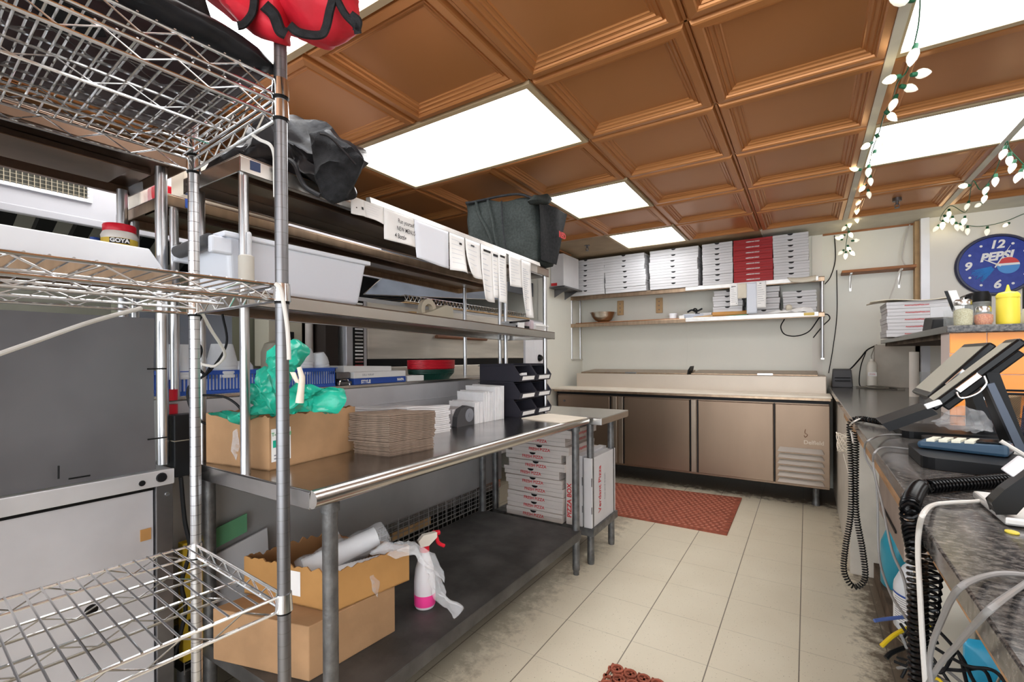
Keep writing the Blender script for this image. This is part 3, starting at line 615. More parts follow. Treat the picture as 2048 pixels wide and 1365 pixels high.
# ------------------------------------------------------------------ cooler and wall shelf at the back
def cooler():
    t = thing('prep_cooler', 'long stainless pizza prep cooler with a white cutting board at the back wall', 'cooler', (-1.05, 4.8, 0))
    y = 4.44; x0, x1 = -2.24, .15
    m = MB(); m.box(x0, x1, y, 5.16, .155, .868); m.build('body', 'door_steel', t, bevel=.004)
    m = MB(); m.box(x0, x1, y-.012, y, .835, .872); m.build('shadow_gap', 'black_plastic', t)
    m = MB(); m.box(x0-.03, x1+.015, y-.09, 4.70, .885, .903); m.build('cutting_board', 'board', t, bevel=.003)
    m = MB(); m.box(x0-.02, x1+.01, y-.05, 4.72, .862, .885); m.build('board_rail', 'steel_warm', t, bevel=.002)
    m = MB(); m.box(x0+.10, x1-.01, 4.70, 5.15, .885, 1.045); m.build('raised_top', 'riser_steel', t, bevel=.006)
    for a, b in ((-2.10, -.98), (-.95, .08)):
        m = MB(); m.hexa([(a, 4.735, 1.046), (b, 4.735, 1.046), (b, 5.12, 1.046), (a, 5.12, 1.046), (a, 4.735, 1.058), (b, 4.735, 1.058), (b, 5.12, 1.082), (a, 5.12, 1.082)])
        l = m.build('lid', 'steel_warm', t, bevel=.003)
        m = MB(); c = (a+b)/2+(.0 if a < -1 else .12); m.box(c-.06, c+.06, 4.72, 4.735, 1.050, 1.064); m.build('lid_handle', 'chrome', l)
    m = MB(); m.obox((-.965, 4.80, 1.085), (.012, 0, .02), (0, .09, 0), (.004, 0, .022)); m.build('lid_hinge', 'black_plastic', t)
    for i, (a, b) in enumerate(((-2.225, -1.655), (-1.505, -.90), (-.825, -.235))):
        m = MB(); m.box(a, b, y-.028, y-.002, .175, .825); d = m.build('door', 'door_steel', t, bevel=.005)
        m = MB(); m.box(a-.062, a-.018, y-.020, y-.002, .175, .83) if i else m.box(b+.03, b+.07, y-.020, y-.002, .175, .83); m.build('door_stile', 'stile_steel', t, bevel=.003)
        m = MB(); m.box(a-.012, a-.002, y-.014, y-.004, .175, .83); m.box(b+.002, b+.010, y-.014, y-.004, .175, .83); m.build('gasket', 'black_plastic', d)
        if i == 0:
            m = MB(); m.lathe((-2.15, y-.028, .765), [(0, .004), (.011, .004), (.012, 0)], 14, ax=(0, -1, 0)); m.build('lock', 'steel_dark', d)
    g = MB(); g.box(-.222, .152, y-.03, y-.002, .175, .825); g = g.build('compressor_panel', 'door_steel', t, bevel=.004)
    for k in range(6):
        z = .475-.050*k; m = MB(); m.hexa([(-.205, y-.062, z-.034), (.115, y-.062, z-.034), (.115, y-.03, z-.034), (-.205, y-.03, z-.034), (-.19, y-.034, z), (.10, y-.034, z), (.10, y-.03, z), (-.19, y-.03, z)])
        m.build('louver', 'louver_steel', g)
    text('Delfield', .044, (.045, y-.032, .525), (1, 0, 0), (0, 0, 1), 'stile_steel', g, name='nameplate', bold=.0008, ext=.001)
    m = MB(); m.tube(smooth_path([(-.01, y-.031, .63), (-.014, y-.031, .60), (.004, y-.031, .585), (-.012, y-.031, .565), (-.02, y-.031, .58)], 5), .0025, 6); m.build('rust_mark', 'copper', g)
    for x in (-2.15, .06):
        for yy in (4.53, 5.05):
            m = MB(); m.cyl((x, yy, .04), (x, yy, .155), .024, 14); m.cyl((x, yy, 0), (x, yy, .04), .03, 14, r2=.024); m.build('leg', 'leg_grey', t)
cooler()
def wall_shelf():
    t = thing('wall_shelf', 'two-tier stainless wall shelf loaded with pizza boxes over the cooler', 'shelf', (-1.1, 5.0, 1.19))
    x0, x1, y0, y1 = -2.30, .135, 4.86, 5.175
    def tier(z, nm):
        m = MB(); m.box(x0, x1, y0, y1, z-.004, z); m.box(x0, x1, y0, y0+.004, z-.042, z-.004); m.box(x0, x0+.004, y0, y1, z-.042, z-.004); m.box(x1-.004, x1, y0, y1, z-.042, z-.004); m.box(x0, x1, (y0+y1)/2-.03, (y0+y1)/2+.03, z-.025, z-.02)
        return m.build(nm, 'steel_warm', t, bevel=.003)
    a = tier(1.912, 'upper_tier'); b = tier(1.602, 'lower_tier')
    for o, z, xa in ((a, 1.912, -1.02), (b, 1.602, -1.02)):
        m = MB(); m.box(xa, .09, y0-.014, y0, z-.036, z+.004); m.build('ticket_rail', 'aluminium', o, bevel=.003)
    m = MB(); m.box(-.02, .06, y0-.017, y0-.014, 1.575, 1.60); m.build('masking_tape', 'tape', b)
    for x, y in ((x0+.02, y0+.02), (x0+.02, y1-.06), (x1-.018, y0+.02), (x1-.018, y1-.06)):
        m = MB(); m.cyl((x, y, 1.20), (x, y, 1.908), .0125, 16); m.build('post', 'post_steel', t)
    for x in (x0+.02, x1-.018):
        m = MB(); m.box(x-.012, x+.012, y0, y1, 1.188, 1.20); m.build('wall_bracket', 'steel', t)
wall_shelf()
for i, x in enumerate((-1.80, -1.36)):
    b = MB(); b.box(x-.035, x+.035, 5.155, 5.18, 1.70, 1.865); o = b.build('wooden_cleat', 'wood_light', bevel=.003)
    tag(o, ['wooden mounting block on the wall above the steel bowl', 'wooden mounting block on the wall right of the bowl, over the empty shelf'][i], 'wood block')
    for k in range(3):
        q = MB(); q.lathe((x, 5.155, 1.735+.045*k), [(0, .003), (.006, .003), (.006, 0)], 8, ax=(0, -1, 0)); s = q.build('screw', 'steel_dark', o, world=True)
# ---- pizza boxes
def pizza_box(w_, d_, h_, body='box_white', txt=None, tm='ink_red', tsz=.02, notch=True, side=None, tx=0):
    """prototype, local origin at the middle of the base, front face toward -Y"""
    t = thing('pizza_box', 'pizza box', 'box', (0, 0, 0))
    m = MB(); e = .0015
    m.box(-w_/2+e, w_/2-e, -d_/2+e, d_/2-e, 0, h_*.52); m.box(-w_/2, w_/2, -d_/2, d_/2, h_*.54, h_-.001); m.box(-w_/2+.004, w_/2-.004, -d_/2+.004, d_/2-.004, h_*.5, h_*.56, 1)
    m.build('carton', [body, 'ink_grey'], t, world=False, bevel=.0015)
    if notch:
        m = MB(); pts = [(.022*math.cos(a), -d_/2-.0006, h_-.002-.014*math.sin(a)) for a in [PI*k/10 for k in range(11)]]
        m.add(pts, [tuple(range(11))]); m.build('thumb_notch', 'black', t, world=False)
        m = MB()
        m.box(-w_*.17, w_*.17, -d_/2-.0005, -d_/2, h_*.975, h_-.0005)
        m.build('tab_slit', 'ink_grey', t, world=False)
    if txt:
        text(txt, tsz, (tx, -d_/2-.0012, h_*.42), (1, 0, 0), (0, 0, 1), tm, t, world=False, bold=.0004)
    if side: text(side, tsz, (w_/2+.0012, 0, h_*.42), (0, 1, 0), (0, 0, 1), tm, t, world=False, bold=.0004)
    return t
used = set()
def stack(proto, x, n, z0, h_, yf, d_, names, grp, jit=.006, rzj=.02, dx=0):
    for k in range(n):
        loc = (x+random.uniform(-jit, jit)+dx*k, yf+d_/2+random.uniform(-.004, .006), z0+k*h_+.0005*k); rz = random.uniform(-rzj, rzj)*.4
        nm = names(k, n)
        if proto.name not in used: used.add(proto.name); o = proto; o.matrix_basis = Matrix.Translation(loc) @ Matrix.Rotation(rz, 4, 'Z'); o['label'] = nm; o['group'] = grp
        else: dup(proto, loc, rz, nm, grp)
def nm(desc, where):
    return lambda k, n: f"{desc}, {'topmost' if k == n-1 else ORD[k+1]+(' from bottom' if k else '')} of {where}"
G = 'pizza boxes stacked on the upper wall shelf'
ZU = 1.9125
pw = pizza_box(.445, .32, .0565); stack(pw, -2.085, 7, ZU, .0565, 4.835, .32, nm('white pizza box', 'the leftmost tall stack'), G)
stack(pw, -1.625, 7, ZU, .0565, 4.835, .32, nm('white pizza box', 'the second tall stack from the left'), G, dx=-.004)
pb = pizza_box(.475, .32, .0565); stack(pb, -1.135, 7, ZU, .0565, 4.835, .32, nm('wide white pizza box', 'the third tall stack'), G)
ps = pizza_box(.27, .30, .0495); stack(ps, -.722, 8, ZU, .0495, 4.835, .30, nm('narrow white food box', 'the narrow stack beside the red boxes'), G, jit=.002)
pr = pizza_box(.325, .32, .0495, 'box_red', 'AMERICAN GOLD', 'white', .014, notch=False); stack(pr, -.418, 8, ZU, .0495, 4.835, .32, nm('dark red pizza box', 'the red stack'), G, jit=.003)
pq = pizza_box(.275, .32, .0495); stack(pq, -.115, 8, ZU, .0495, 4.835, .32, nm('white box', 'the rightmost tall stack'), G, jit=.004)
G2 = 'white boxes on the lower wall shelf'; ZL = 1.6025
pl = pizza_box(.26, .25, .05, 'box_white')
stack(pl, -.92, 1, ZL, .05, 4.90, .25, lambda k, n: 'single white carton on the lower wall shelf behind the black tool', G2)
stack(pl, -.64, 5, ZL, .051, 4.91, .25, nm('white carton', 'the lower stack left of the slips'), G2, jit=.008)
stack(pl, -.34, 5, ZL, .053, 4.91, .25, nm('white carton', 'the lower stack behind the second slip'), G2)
stack(pl, -.055, 4, ZL, .051, 4.91, .25, nm('white carton', 'the lower stack at the right post'), G2)
# ---- things on the lower wall shelf
t = thing('mixing_bowl', 'dented stainless mixing bowl at the left end of the wall shelf', 'bowl', (-1.94, 4.99, 1.615))
m = MB(); m.lathe((-1.94, 4.99, 1.615), [(0, .002), (.05, .0), (.09, .02), (.125, .06), (.145, .105), (.149, .107), (.145, .103), (.122, .062), (.088, .024), (.05, .006), (0, .006)], 32); m.build('bowl', 'steel', t)
b = MB(); b.box(-2.24, -1.05, 4.90, 5.14, 1.6025, 1.6125); tag(b.build('cutting_board', 'wood', bevel=.003), 'thin brown wooden board lying flat under the steel bowl', 'board')
t = thing('deli_cup', 'small clear cup beside the grey tool box on the wall shelf', 'cup', (-1.17, 4.98, 1.613)); m = MB(); m.lathe((-1.17, 4.98, 1.613), [(0, 0), (.036, 0), (.045, .055), (.043, .055), (.034, .003), (0, .003)], 20); m.build('cup', 'cup', t)
t = thing('film_box', 'flattened grey cling film box on the wall shelf with a black tool on it', 'box', (-.98, 4.94, 1.6026)); m = MB(); m.box(-1.06, -.86, 4.90, 5.02, 1.6026, 1.645); m.build('carton', 'box_blue', t, bevel=.003); m = MB(); m.box(-1.09, -1.04, 4.885, 4.90, 1.6026, 1.635); m.build('torn_flap', 'paper', t)
t = thing('tape_gun', 'black plastic tape gun on the grey film box', 'tool', (-.95, 4.95, 1.646)); m = MB(); m.tube(smooth_path([(-1.02, 4.94, 1.67), (-.98, 4.94, 1.69), (-.93, 4.95, 1.68), (-.88, 4.95, 1.70)], 5), .009, 8); m.tube(smooth_path([(-.97, 4.94, 1.69), (-.93, 4.94, 1.66), (-.95, 4.94, 1.648)], 5), .008, 8); m.build('body', 'black_plastic', t); m = MB(); m.lathe((-.945, 4.935, 1.688), [(.008, -.01), (.02, -.01), (.02, .012), (.008, .012)], 14, ax=(0, 1, 0)); m.build('roll', 'black', t)
b = MB(); b.cyl((-.78, 4.92, 1.629), (-.47, 4.93, 1.632), .026, 20); tag(b.build('paper_roll', 'roll_orange'), 'orange-brown rolled sheet lying at the front of the wall shelf', 'roll')
b = MB(); b.obox((-.56, 4.87, 1.607), (.09, 0, .002), (0, .012, 0), (0, 0, .004)); tag(b.build('green_strip', 'green_film'), 'green plastic strip in front of the orange-brown roll', 'strip')
b = MB(); b.obox((-.86, 4.88, 1.612), (.09, 0, .006), (0, .015, 0), (0, 0, .008)); tag(b.build('dough_cutter', 'wood_light', bevel=.002), 'pale wooden paddle end on the shelf left of the orange-brown roll', 'utensil')
b = MB(); o = [(-.33, 1.605), (-.25, 1.64), (-.2, 1.63), (-.12, 1.648), (-.03, 1.66), (.04, 1.645), (.06, 1.605)]
b.inflate([V(x, 4.885, z) for x, z in o], V(-.12, 4.885, 1.62), (0, -1, 0), .022, crumple=.012, fr=25); tag(b.build('plastic_bag', 'paper'), 'crumpled white plastic wrapping at the right end of the wall shelf', 'bag')
b = MB(); b.lathe((-.155, 4.87, 1.655), [(0, 0), (.022, 0), (.03, .012), (.03, .03), (.018, .045), (0, .045)], 14, ax=(1, .2, 0)); tag(b.build('napkin_roll', 'card_pale'), 'small crumpled tan roll among the white wrapping', 'roll')
# slips hanging from the upper tier
def slip(name, label, pts, X=None, Y=None, m='paper', grp=None, curl=.004, marks=(), cat='paper slip'):
    """hanging sheet: pts = top-left, top-right, bottom-right, bottom-left in world"""
    t = thing(name, label, cat, pts[0], group=grp); a, b_, c, d = [Vector(p) for p in pts]; n = (b_-a).cross(d-a).normalized()
    if n.dot(EYE-a) < 0: n = -n
    q = MB(); s = random.uniform(0, 6)
    def f(u, v): p = a.lerp(b_, u).lerp(d.lerp(c, u), v); return p+n*(curl*v*v*(1+math.sin(u*4+s))*1.5)
    q.grid(f, 6, 14)
    o = q.build('sheet', m, t); sd = o.modifiers.new('s', 'SOLIDIFY'); sd.thickness = .0006; sd.offset = 0
    for (u0, u1, v0, v1, mm) in marks:
        k = MB(); k.grid(lambda u, v: f(u0+(u1-u0)*u, v0+(v1-v0)*v)+n*.0016, 3, max(1, int((v1-v0)*12))); k.build('print', mm, t)
    return t
def lines(n, u0=.12, u1=.88, v0=.15, v1=.9, mm='ink_grey', h=.010): return [(u0, random.uniform(u0+.3, u1), v0+(v1-v0)*i/n, v0+(v1-v0)*i/n+h, mm) for i in range(n)]
Y = 4.842
slip('order_slip', 'narrow printed slip hanging at the left edge of the wall shelf papers', [(-.615, Y, 1.905), (-.545, Y, 1.905), (-.545, Y, 1.70), (-.61, Y, 1.695)], marks=[(.2, .75, .10, .13, 'ink_black'), (.75, .85, .88, .91, 'ink_black')]+lines(9), grp='slips on the wall shelf rail')
slip('notice_card', 'blank cream card hanging between two slips on the wall shelf', [(-.545, Y, 1.905), (-.47, Y, 1.905), (-.47, Y, 1.765), (-.545, Y, 1.762)], m='card_pale', grp='slips on the wall shelf rail')
slip('notice_sheet', 'tall shiny white sheet hanging beside the printed slip on the wall shelf', [(-.47, Y, 1.905), (-.385, Y, 1.905), (-.385, Y, 1.618), (-.47, Y, 1.615)], m='sheet_blue', grp='slips on the wall shelf rail')
slip('order_slip', 'long printed slip hanging over the white cartons right of the shiny sheet', [(-.388, Y-.004, 1.908), (-.31, Y-.004, 1.908), (-.31, Y-.004, 1.665), (-.388, Y-.004, 1.665)], marks=[(.3, .5, .06, .085, 'ink_black')]+lines(9), grp='slips on the wall shelf rail')
b = MB(); b.grid(lambda u, v: (-.145+.215*u+.03*v*(1-u), 4.838-.028*math.sin(v*2.2), 1.925-.05*v-.012*math.sin(u*3)), 8, 6); o = tag(b.build('folded_paper', 'card_pale'), 'curled cream paper draped over the right end of the upper wall shelf', 'paper'); sd = o.modifiers.new('s', 'SOLIDIFY'); sd.thickness = .001
# small wooden shelf on brackets
t = thing('wooden_shelf', 'small brown wooden board shelf on metal brackets beside the white trim', 'shelf', (.5, 5.08, 1.95))
m = MB(); m.box(.265, .765, 5.0, 5.178, 1.945, 1.968); m.build('board', 'wood', t, bevel=.002)
for x in (.335, .675):
    m = MB(); m.box(x-.008, x+.008, 5.172, 5.179, 1.80, 1.945); m.box(x-.008, x+.008, 5.03, 5.172, 1.938, 1.945); m.tube([(x, 5.04, 1.938), (x, 5.172, 1.83)], .004, 6); m.build('bracket', 'aluminium', t)
# wiring on the back wall
cable('wall_cable', [(.22, 5.172, 2.32), (.225, 5.17, 2.1), (.19, 5.17, 1.95), (.145, 5.17, 1.88)], .004, 'black_plastic'); o = bpy.data.objects['wall_cable']; tag(o, 'thin black cable running from the ceiling corner to the steel shelf post', 'cable')
tag(cable('wall_cable', [(.235, 5.17, 2.0), (.235, 5.17, 1.6), (.205, 5.16, 1.3), (.17, 5.15, 1.06)], .0035, 'black_plastic'), 'thin black cable hanging straight down the wall behind the shelf end', 'cable')
tag(cable('looped_cable', [(-.17, 4.95, 1.56), (-.20, 4.95, 1.49), (-.17, 4.95, 1.42), (-.08, 4.94, 1.40), (.02, 4.93, 1.44), (.10, 4.90, 1.56), (.15, 4.88, 1.58), (.17, 4.88, 1.54), (.12, 4.88, 1.48), (.05, 4.90, 1.38)], .005, 'black_plastic'), 'black looped cable tied at the right post under the wall shelf', 'cable')
tag(cable('hanging_cable', [(.745, 5.15, 2.33), (.71, 5.13, 2.2), (.69, 5.12, 2.05), (.705, 5.08, 1.97), (.66, 5.0, 1.93), (.62, 4.98, 1.80), (.57, 4.9, 1.66), (.55, 4.9, 1.63)], .0055, 'white_cord'), 'white cord hanging from the ceiling corner past the wooden shelf', 'cord')
# ---- clock on the right wall section
def clock():
    cx, cy, cz, R = 1.238, 5.03, 1.913, .238
    t = thing('wall_clock', 'round blue soda-brand wall clock on the right wall', 'clock', (cx, 5.05, cz-R))
    A = (0, -1, 0)
    m = MB(); m.lathe((cx, 5.049, cz), [(0, 0), (R, 0), (R, .025), (R-.008, .036), (R-.02, .036), (R-.024, .028), (0, .028)], 56, ax=A); m.build('rim', 'clock_rim', t)
    m = MB(); m.lathe((cx, 5.049, cz), [(0, .0295), (R-.022, .0295)], 56, ax=A); f = m.build('dial', 'clock_blue', t); y = 5.049-.031
    for s, a in (('12', 0), ('9', 270), ('3', 90), ('6', 180)):
        r_ = .165; text(s, .085, (cx+r_*math.sin(math.radians(a)), y, cz+r_*.93*math.cos(math.radians(a))), (1, 0, 0), (0, 0, 1), 'white', f, name='numeral', bold=.003, shear=.2)
    for h in (1, 2, 4, 5, 7, 8, 10, 11):
        a = math.radians(h*30); m = MB(); m.lathe((cx+.175*math.sin(a), y, cz+.175*math.cos(a)), [(0, .001), (.009, .001)], 14, ax=A); m.build('hour_dot', 'white', f)
    text('PEPSI', .085, (cx-.005, y, cz+.062), (1, 0, .06), (-.06, 0, 1), 'white', f, name='logo_lettering', bold=.004, shear=.28, sx=.95)
    m = MB()
    for k in range(26):
        a = math.radians(196+k*1.9-random.uniform(0, 3)); r0 = .03; r1 = random.uniform(.09, .165); m.tube([(cx+r0*math.cos(a), y-.001, cz+r0*math.sin(a)-.005), (cx+r1*math.cos(a), y-.001, cz+r1*math.sin(a)*.9-.005)], .0022, 4)
    m.build('light_burst', 'clock_lt', f, world=True)
    gx, gz, gr = cx+.062, cz-.012, .062
    def seg(z0, z1, mm, nm_):
        q = MB(); P = []
        for k in range(25): a = math.acos(max(-1, min(1, z1)))+(math.acos(max(-1, min(1, z0)))-math.acos(max(-1, min(1, z1))))*k/24; P.append((gx+gr*math.sin(a), y-.0025, gz+gr*math.cos(a)))
        P2 = [(2*gx-p[0], p[1], p[2]) for p in reversed(P)]; q.add(P+P2, [tuple(range(50))]); return q.build(nm_, mm, f)
    seg(.28, 1, 'logo_red', 'logo_cap'); seg(.02, .28, 'white', 'logo_band'); seg(-1, .02, 'clock_lt', 'logo_base')
    for l_, a, wd, nm_ in ((.105, -58, .006, 'hour_hand'), (.155, 28, .004, 'minute_hand')):
        a = math.radians(a); d = V(math.sin(a), 0, math.cos(a)); s = V(math.cos(a), 0, -math.sin(a)); o = V(cx, y-.006, cz)
        q = MB(); q.prism([o-d*.025-s*wd, o+d*l_-s*wd*.3, o+d*l_+s*wd*.3, o-d*.025+s*wd], (0, -.002, 0)); q.build(nm_, 'white', t)
    q = MB(); q.lathe((cx, y-.004, cz), [(0, .008), (.009, .008), (.009, 0)], 14, ax=A); q.build('hub', 'cream', t)
clock()
# red anti-fatigue mats
def rmat(corners, label, holes=False):
    t = thing('floor_mat', label, 'mat', corners[0]); a, b_, c, d = [V(*p) for p in corners]
    m = MB(); m.prism([a, b_, c, d], (0, 0, .010)); m.build('base', 'mat_red', t, bevel=.002)
    nu = int((b_-a).length/.042); nv = int((d-a).length/.038); m = MB()
    for i in range(1, nu):
        for j in range(1, nv):
            u = (i+(.5 if j % 2 else 0))/nu; v = j/nv
            if u > .97 or u < .02: continue
            p = a.lerp(b_, u).lerp(d.lerp(c, u), v)+V(0, 0, .010); m.lathe(p, [(.011, .0), (.010, .003), (0, .004)], 6)
    s_ = m.build('raised_studs', 'mat_red_hi', t); s_['kind'] = 'stuff'
rmat([(-1.62, 3.44, 0), (-.462, 3.44, 0), (-.472, 4.40, 0), (-1.62, 4.30, 0)], 'red-brown studded rubber mat on the floor before the cooler')
def holemat():
    t = thing('floor_mat', 'red rubber mat with round drain holes, corner at the bottom of the view', 'mat', (-.6, 1.4, 0))
    m = MB(); o = V(-.66, 1.76, 0); e1 = V(.14, -.99, 0).normalized(); e1 = (V(-.50, 1.20, 0)-V(-.50, 1.70, 0)).normalized(); e1 = V(0, -1, 0); e2 = V(1, 0, 0)
    for i in range(13):
        for j in range(9):
            c = o+e1*(.028+.052*i)+e2*(.035+.052*j+(.026 if i % 2 else 0)); m.lathe(c, [(.017, .002), (.017, .013), (.021, .015), (.025, .013), (.025, .002)], 14)
    for i in range(13): m.box(o.x, o.x+.5, o.y-.028-.052*i-.006, o.y-.028-.052*i+.006, .001, .008)
    for j in range(19): m.box(o.x+.01+.026*j-.004, o.x+.01+.026*j+.004, o.y-.66, o.y, .001, .008)
    m.build('rubber_grid', 'mat_red', t)
holemat()
# ---- boxes under the small table
kp = pizza_box(.40, .40, .051, 'box_grey', 'FRESH PIZZA', 'ink_red', .026, True, side='BuonAppetito.com')
# these boxes show their left side toward the aisle end: rotate so that the printed front faces -Y
z = .2152
for k in range(11):
    dx = [0, -.0, .01, .01, -.005, -.02, .02, -.01, .045, .02, .06][k]; w3 = ORD[k+1] if k < 10 else 'topmost'
    loc = (-1.445+dx, 2.72+(.006 if k % 2 else -.004), z+.0515*k); lb = f"red-lettered pizza box stacked under the small table, {w3}{' from the floor' if k not in (0, 10) else ''}"
    if k == 0: kp.matrix_basis = Matrix.Translation(loc); kp['label'] = lb; kp['group'] = 'pizza boxes under the small table'
    else: dup(kp, loc, random.uniform(-.02, .02), lb, 'pizza boxes under the small table')
t = thing('flat_box', 'bluish flattened carton on top of the stack under the small table', 'box', (-1.35, 2.72, .783)); m = MB(); m.box(-1.56, -1.20, 2.53, 2.90, .785, .797); m.build('carton', 'box_blue', t, bevel=.002)
def upright(x, x1, lbl, txt, m_, zt=.63, y0=2.535, y1=2.93):
    t = thing('pizza_box', lbl, 'box', (x, 2.7, .2152), group='pizza boxes standing on edge under the small table'); m = MB(); m.box(x, x1, y0, y1, .2154, zt); m.build('carton', m_, t, bevel=.002)
    m = MB(); m.box(x1-.001, x1+.0005, y0-.001, y0+.006, .30, .34); m.box(x1-.001, x1+.0005, y0-.001, y0+.006, .46, .51); m.build('closing_tabs', 'black', t)
    return t
t = upright(-1.228, -1.180, 'tan-sided pizza box standing upright against the stack under the small table', '', 'box_grey', .63); text('PIZZA BOX', .04, (-1.204, 2.5335, .36), (0, 0, 1), (-1, 0, 0), 'ink_red', t, bold=.001)
t = upright(-1.172, -1.122, 'white upright pizza box with a pen scribble, under the small table', '', 'box_white', .635)
m = MB(); m.tube(smooth_path([(-1.168, 2.533, .35), (-1.15, 2.533, .36), (-1.168, 2.533, .33), (-1.14, 2.533, .28), (-1.15, 2.533, .25), (-1.17, 2.533, .27)], 6), .0012, 5); m.build('pen_scribble', 'ink_black', t)
t = upright(-1.112, -1.062, 'outermost upright white pizza box facing the aisle under the small table', '', 'box_white', .625)
text('Verdant Pizza', .060, (-1.0610, 2.66, .42), (0, 0, 1), (0, -1, 0), 'ink_red', t, bold=.0006, sx=.85)
text('hot and fresh', .03, (-1.0610, 2.74, .42), (0, 0, 1), (0, -1, 0), 'ink_grey', t)

# box and small shelf on the left wall behind the grey bag
t = thing('wall_shelf', 'short dark shelf on the left wall behind the grey delivery bag', 'shelf', (-2.1, 4.6, 1.97)); m = MB(); m.box(-2.279, -2.10, 4.33, 4.78, 1.945, 1.962); m.build('board', 'steel_dark', t, bevel=.003)
for y in (4.45, 4.70): m = MB(); m.prism([V(-2.279, y, 1.944), V(-2.12, y, 1.944), V(-2.279, y, 1.86)], (0, .006, 0)); m.build('bracket', 'steel_dark', t)
t = thing('pizza_box', 'white carton with red corner print on the dark left wall shelf', 'box', (-2.2, 4.55, 1.963)); m = MB(); m.box(-2.275, -2.125, 4.36, 4.74, 1.963, 2.30); m.build('carton', 'box_white', t, bevel=.003); m = MB(); m.box(-2.27, -2.20, 4.3585, 4.3595, 1.97, 2.0); m.build('print', 'ink_red', t)
# ------------------------------------------------------------------ service counter on the right
ZC = .945
def counter():
    t = thing('service_counter', 'long dark granite service counter running along the right side', 'counter', (.6, 2.5, 0))
    m = MB(); m.box(.165, 1.25, 1.19, 5.17, ZC-.032, ZC); m.build('granite_top', 'granite', t, bevel=.003)
    m = MB(); m.box(.155, 1.25, .15, 1.185, ZC-.030, ZC+.002); m.build('granite_top', 'granite', t, bevel=.003)
    m = MB(); m.box(.175, .20, .15, 3.2, ZC-.072, ZC-.033); m.box(.20, 1.2, .15, .17, ZC-.072, ZC-.033); m.build('wooden_edge', 'wood_edge', t, bevel=.002)
    m = MB(); m.box(.20, 1.2, 3.20, 4.40, 0.0, ZC-.033); m.box(.20, 1.2, 4.4, 5.15, 0, ZC-.033); m.build('cabinet_end', 'cab_beige', t, bevel=.002)
    m = MB(); m.box(.305, .33, .15, 3.198, 0, .085); m.build('kick_board', 'wood_dark', t)
    m = MB(); m.box(.33, 1.2, .15, 3.198, .06, .085); m.build('bottom_shelf', 'wall_dim', t)
    m = MB(); m.box(1.0, 1.02, .15, 3.198, .085, ZC-.033); m.build('back_board', 'black', t)
    for y in (1.32, 2.45): pass
    d = MB(); d.box(.202, .60, 1.50, 1.96, .70, ZC-.036); o = d.build('cash_drawer', 'drawer', None, bevel=.004); tag(o, 'brown metal cash drawer mounted under the granite counter edge', 'drawer')
    q = MB(); q.box(.198, .202, 1.54, 1.92, .845, .852); q.build('slot', 'black', o); q = MB(); q.box(.198, .2015, 1.60, 1.90, .74, .747); q.build('slot', 'black', o)
counter()
def bar():
    t = thing('bar_ledge', 'raised granite bar ledge on an orange tiled wall at the right', 'counter', (.9, 3.9, ZC))
    m = MB(); m.box(.53, 1.15, 2.80, 5.0, 1.318, 1.350); m.box(1.15, 2.3, 2.80, 3.25, 1.318, 1.350); m.build('granite_ledge', 'granite', t, bevel=.003)
    m = MB(); m.box(.56, 1.13, 2.85, 4.99, 1.295, 1.3175); m.build('underside_board', 'wood_dark', t)
    m = MB(); m.box(.545, 2.3, 2.835, 2.99, ZC+.001, 1.317); w_ = m.build('tiled_wall', 'grout', t)
    zz = [1.314, 1.202, 1.200]; 
    rows = [(1.258, 1.316), (1.170, 1.254), (1.082, 1.166), (.994, 1.078), (ZC+.002, .990)]
    rows = [(1.226, 1.316), (1.134, 1.2225), (1.042, 1.1305), (ZC+.002, 1.0385)]
    for k, (a, b) in enumerate(rows):
        x = .546-(0 if k % 2 == 0 else .10)
        while x < 2.3:
            xa, xb = max(.546, x), min(2.3, x+.1225+.0)
            if k == 0: xa, xb = max(.546, x), min(2.3, x+.119)
            if xb-xa > .01:
                m = MB(); m.box(xa, xb, 2.829, 2.835, a, b); m.build('orange_tile', 'orange_tile', w_, bevel=.0015)
            x += .1225 if k else .1225
bar()
b = MB(); b.box(.50, .83, 5.10, 5.165, ZC+.001, 1.31); struct(b.build('shaded_wall_panel', 'cab_beige'))  # added panel, its darker beige stands for wall shade under the bar
# boxes on the bar
bp = pizza_box(.335, .335, .0495, 'box_white', 'AmericanStylePizza.com', 'ink_red', .0135, False)
for k in range(5):
    lb = f"pizza box with a red web line on the bar ledge, {'topmost' if k == 4 else ORD[k+1]+(' from the bottom' if k else '')}"
    loc = (.655+(.004 if k % 2 else -.002), 4.44, 1.3512+.0502*k)
    if k == 0: bp.matrix_basis = Matrix.Translation(loc); bp['label'] = lb; bp['group'] = 'pizza boxes at the end of the bar ledge'
    else: dup(bp, loc, random.uniform(-.01, .01), lb, 'pizza boxes at the end of the bar ledge')
b = MB(); b.grid(lambda u, v: (.40+.44*u, 4.25+.34*v, 1.606+.008*math.sin(u*7)+.012*abs(math.sin(u*3+.4))*v+.004*math.sin(v*9)), 20, 8); o = b.build('paper_sheet', 'card_pale'); sd = o.modifiers.new('s', 'SOLIDIFY'); sd.thickness = .006; tag(o, 'rumpled cream paper lying over the boxes on the bar ledge', 'paper')
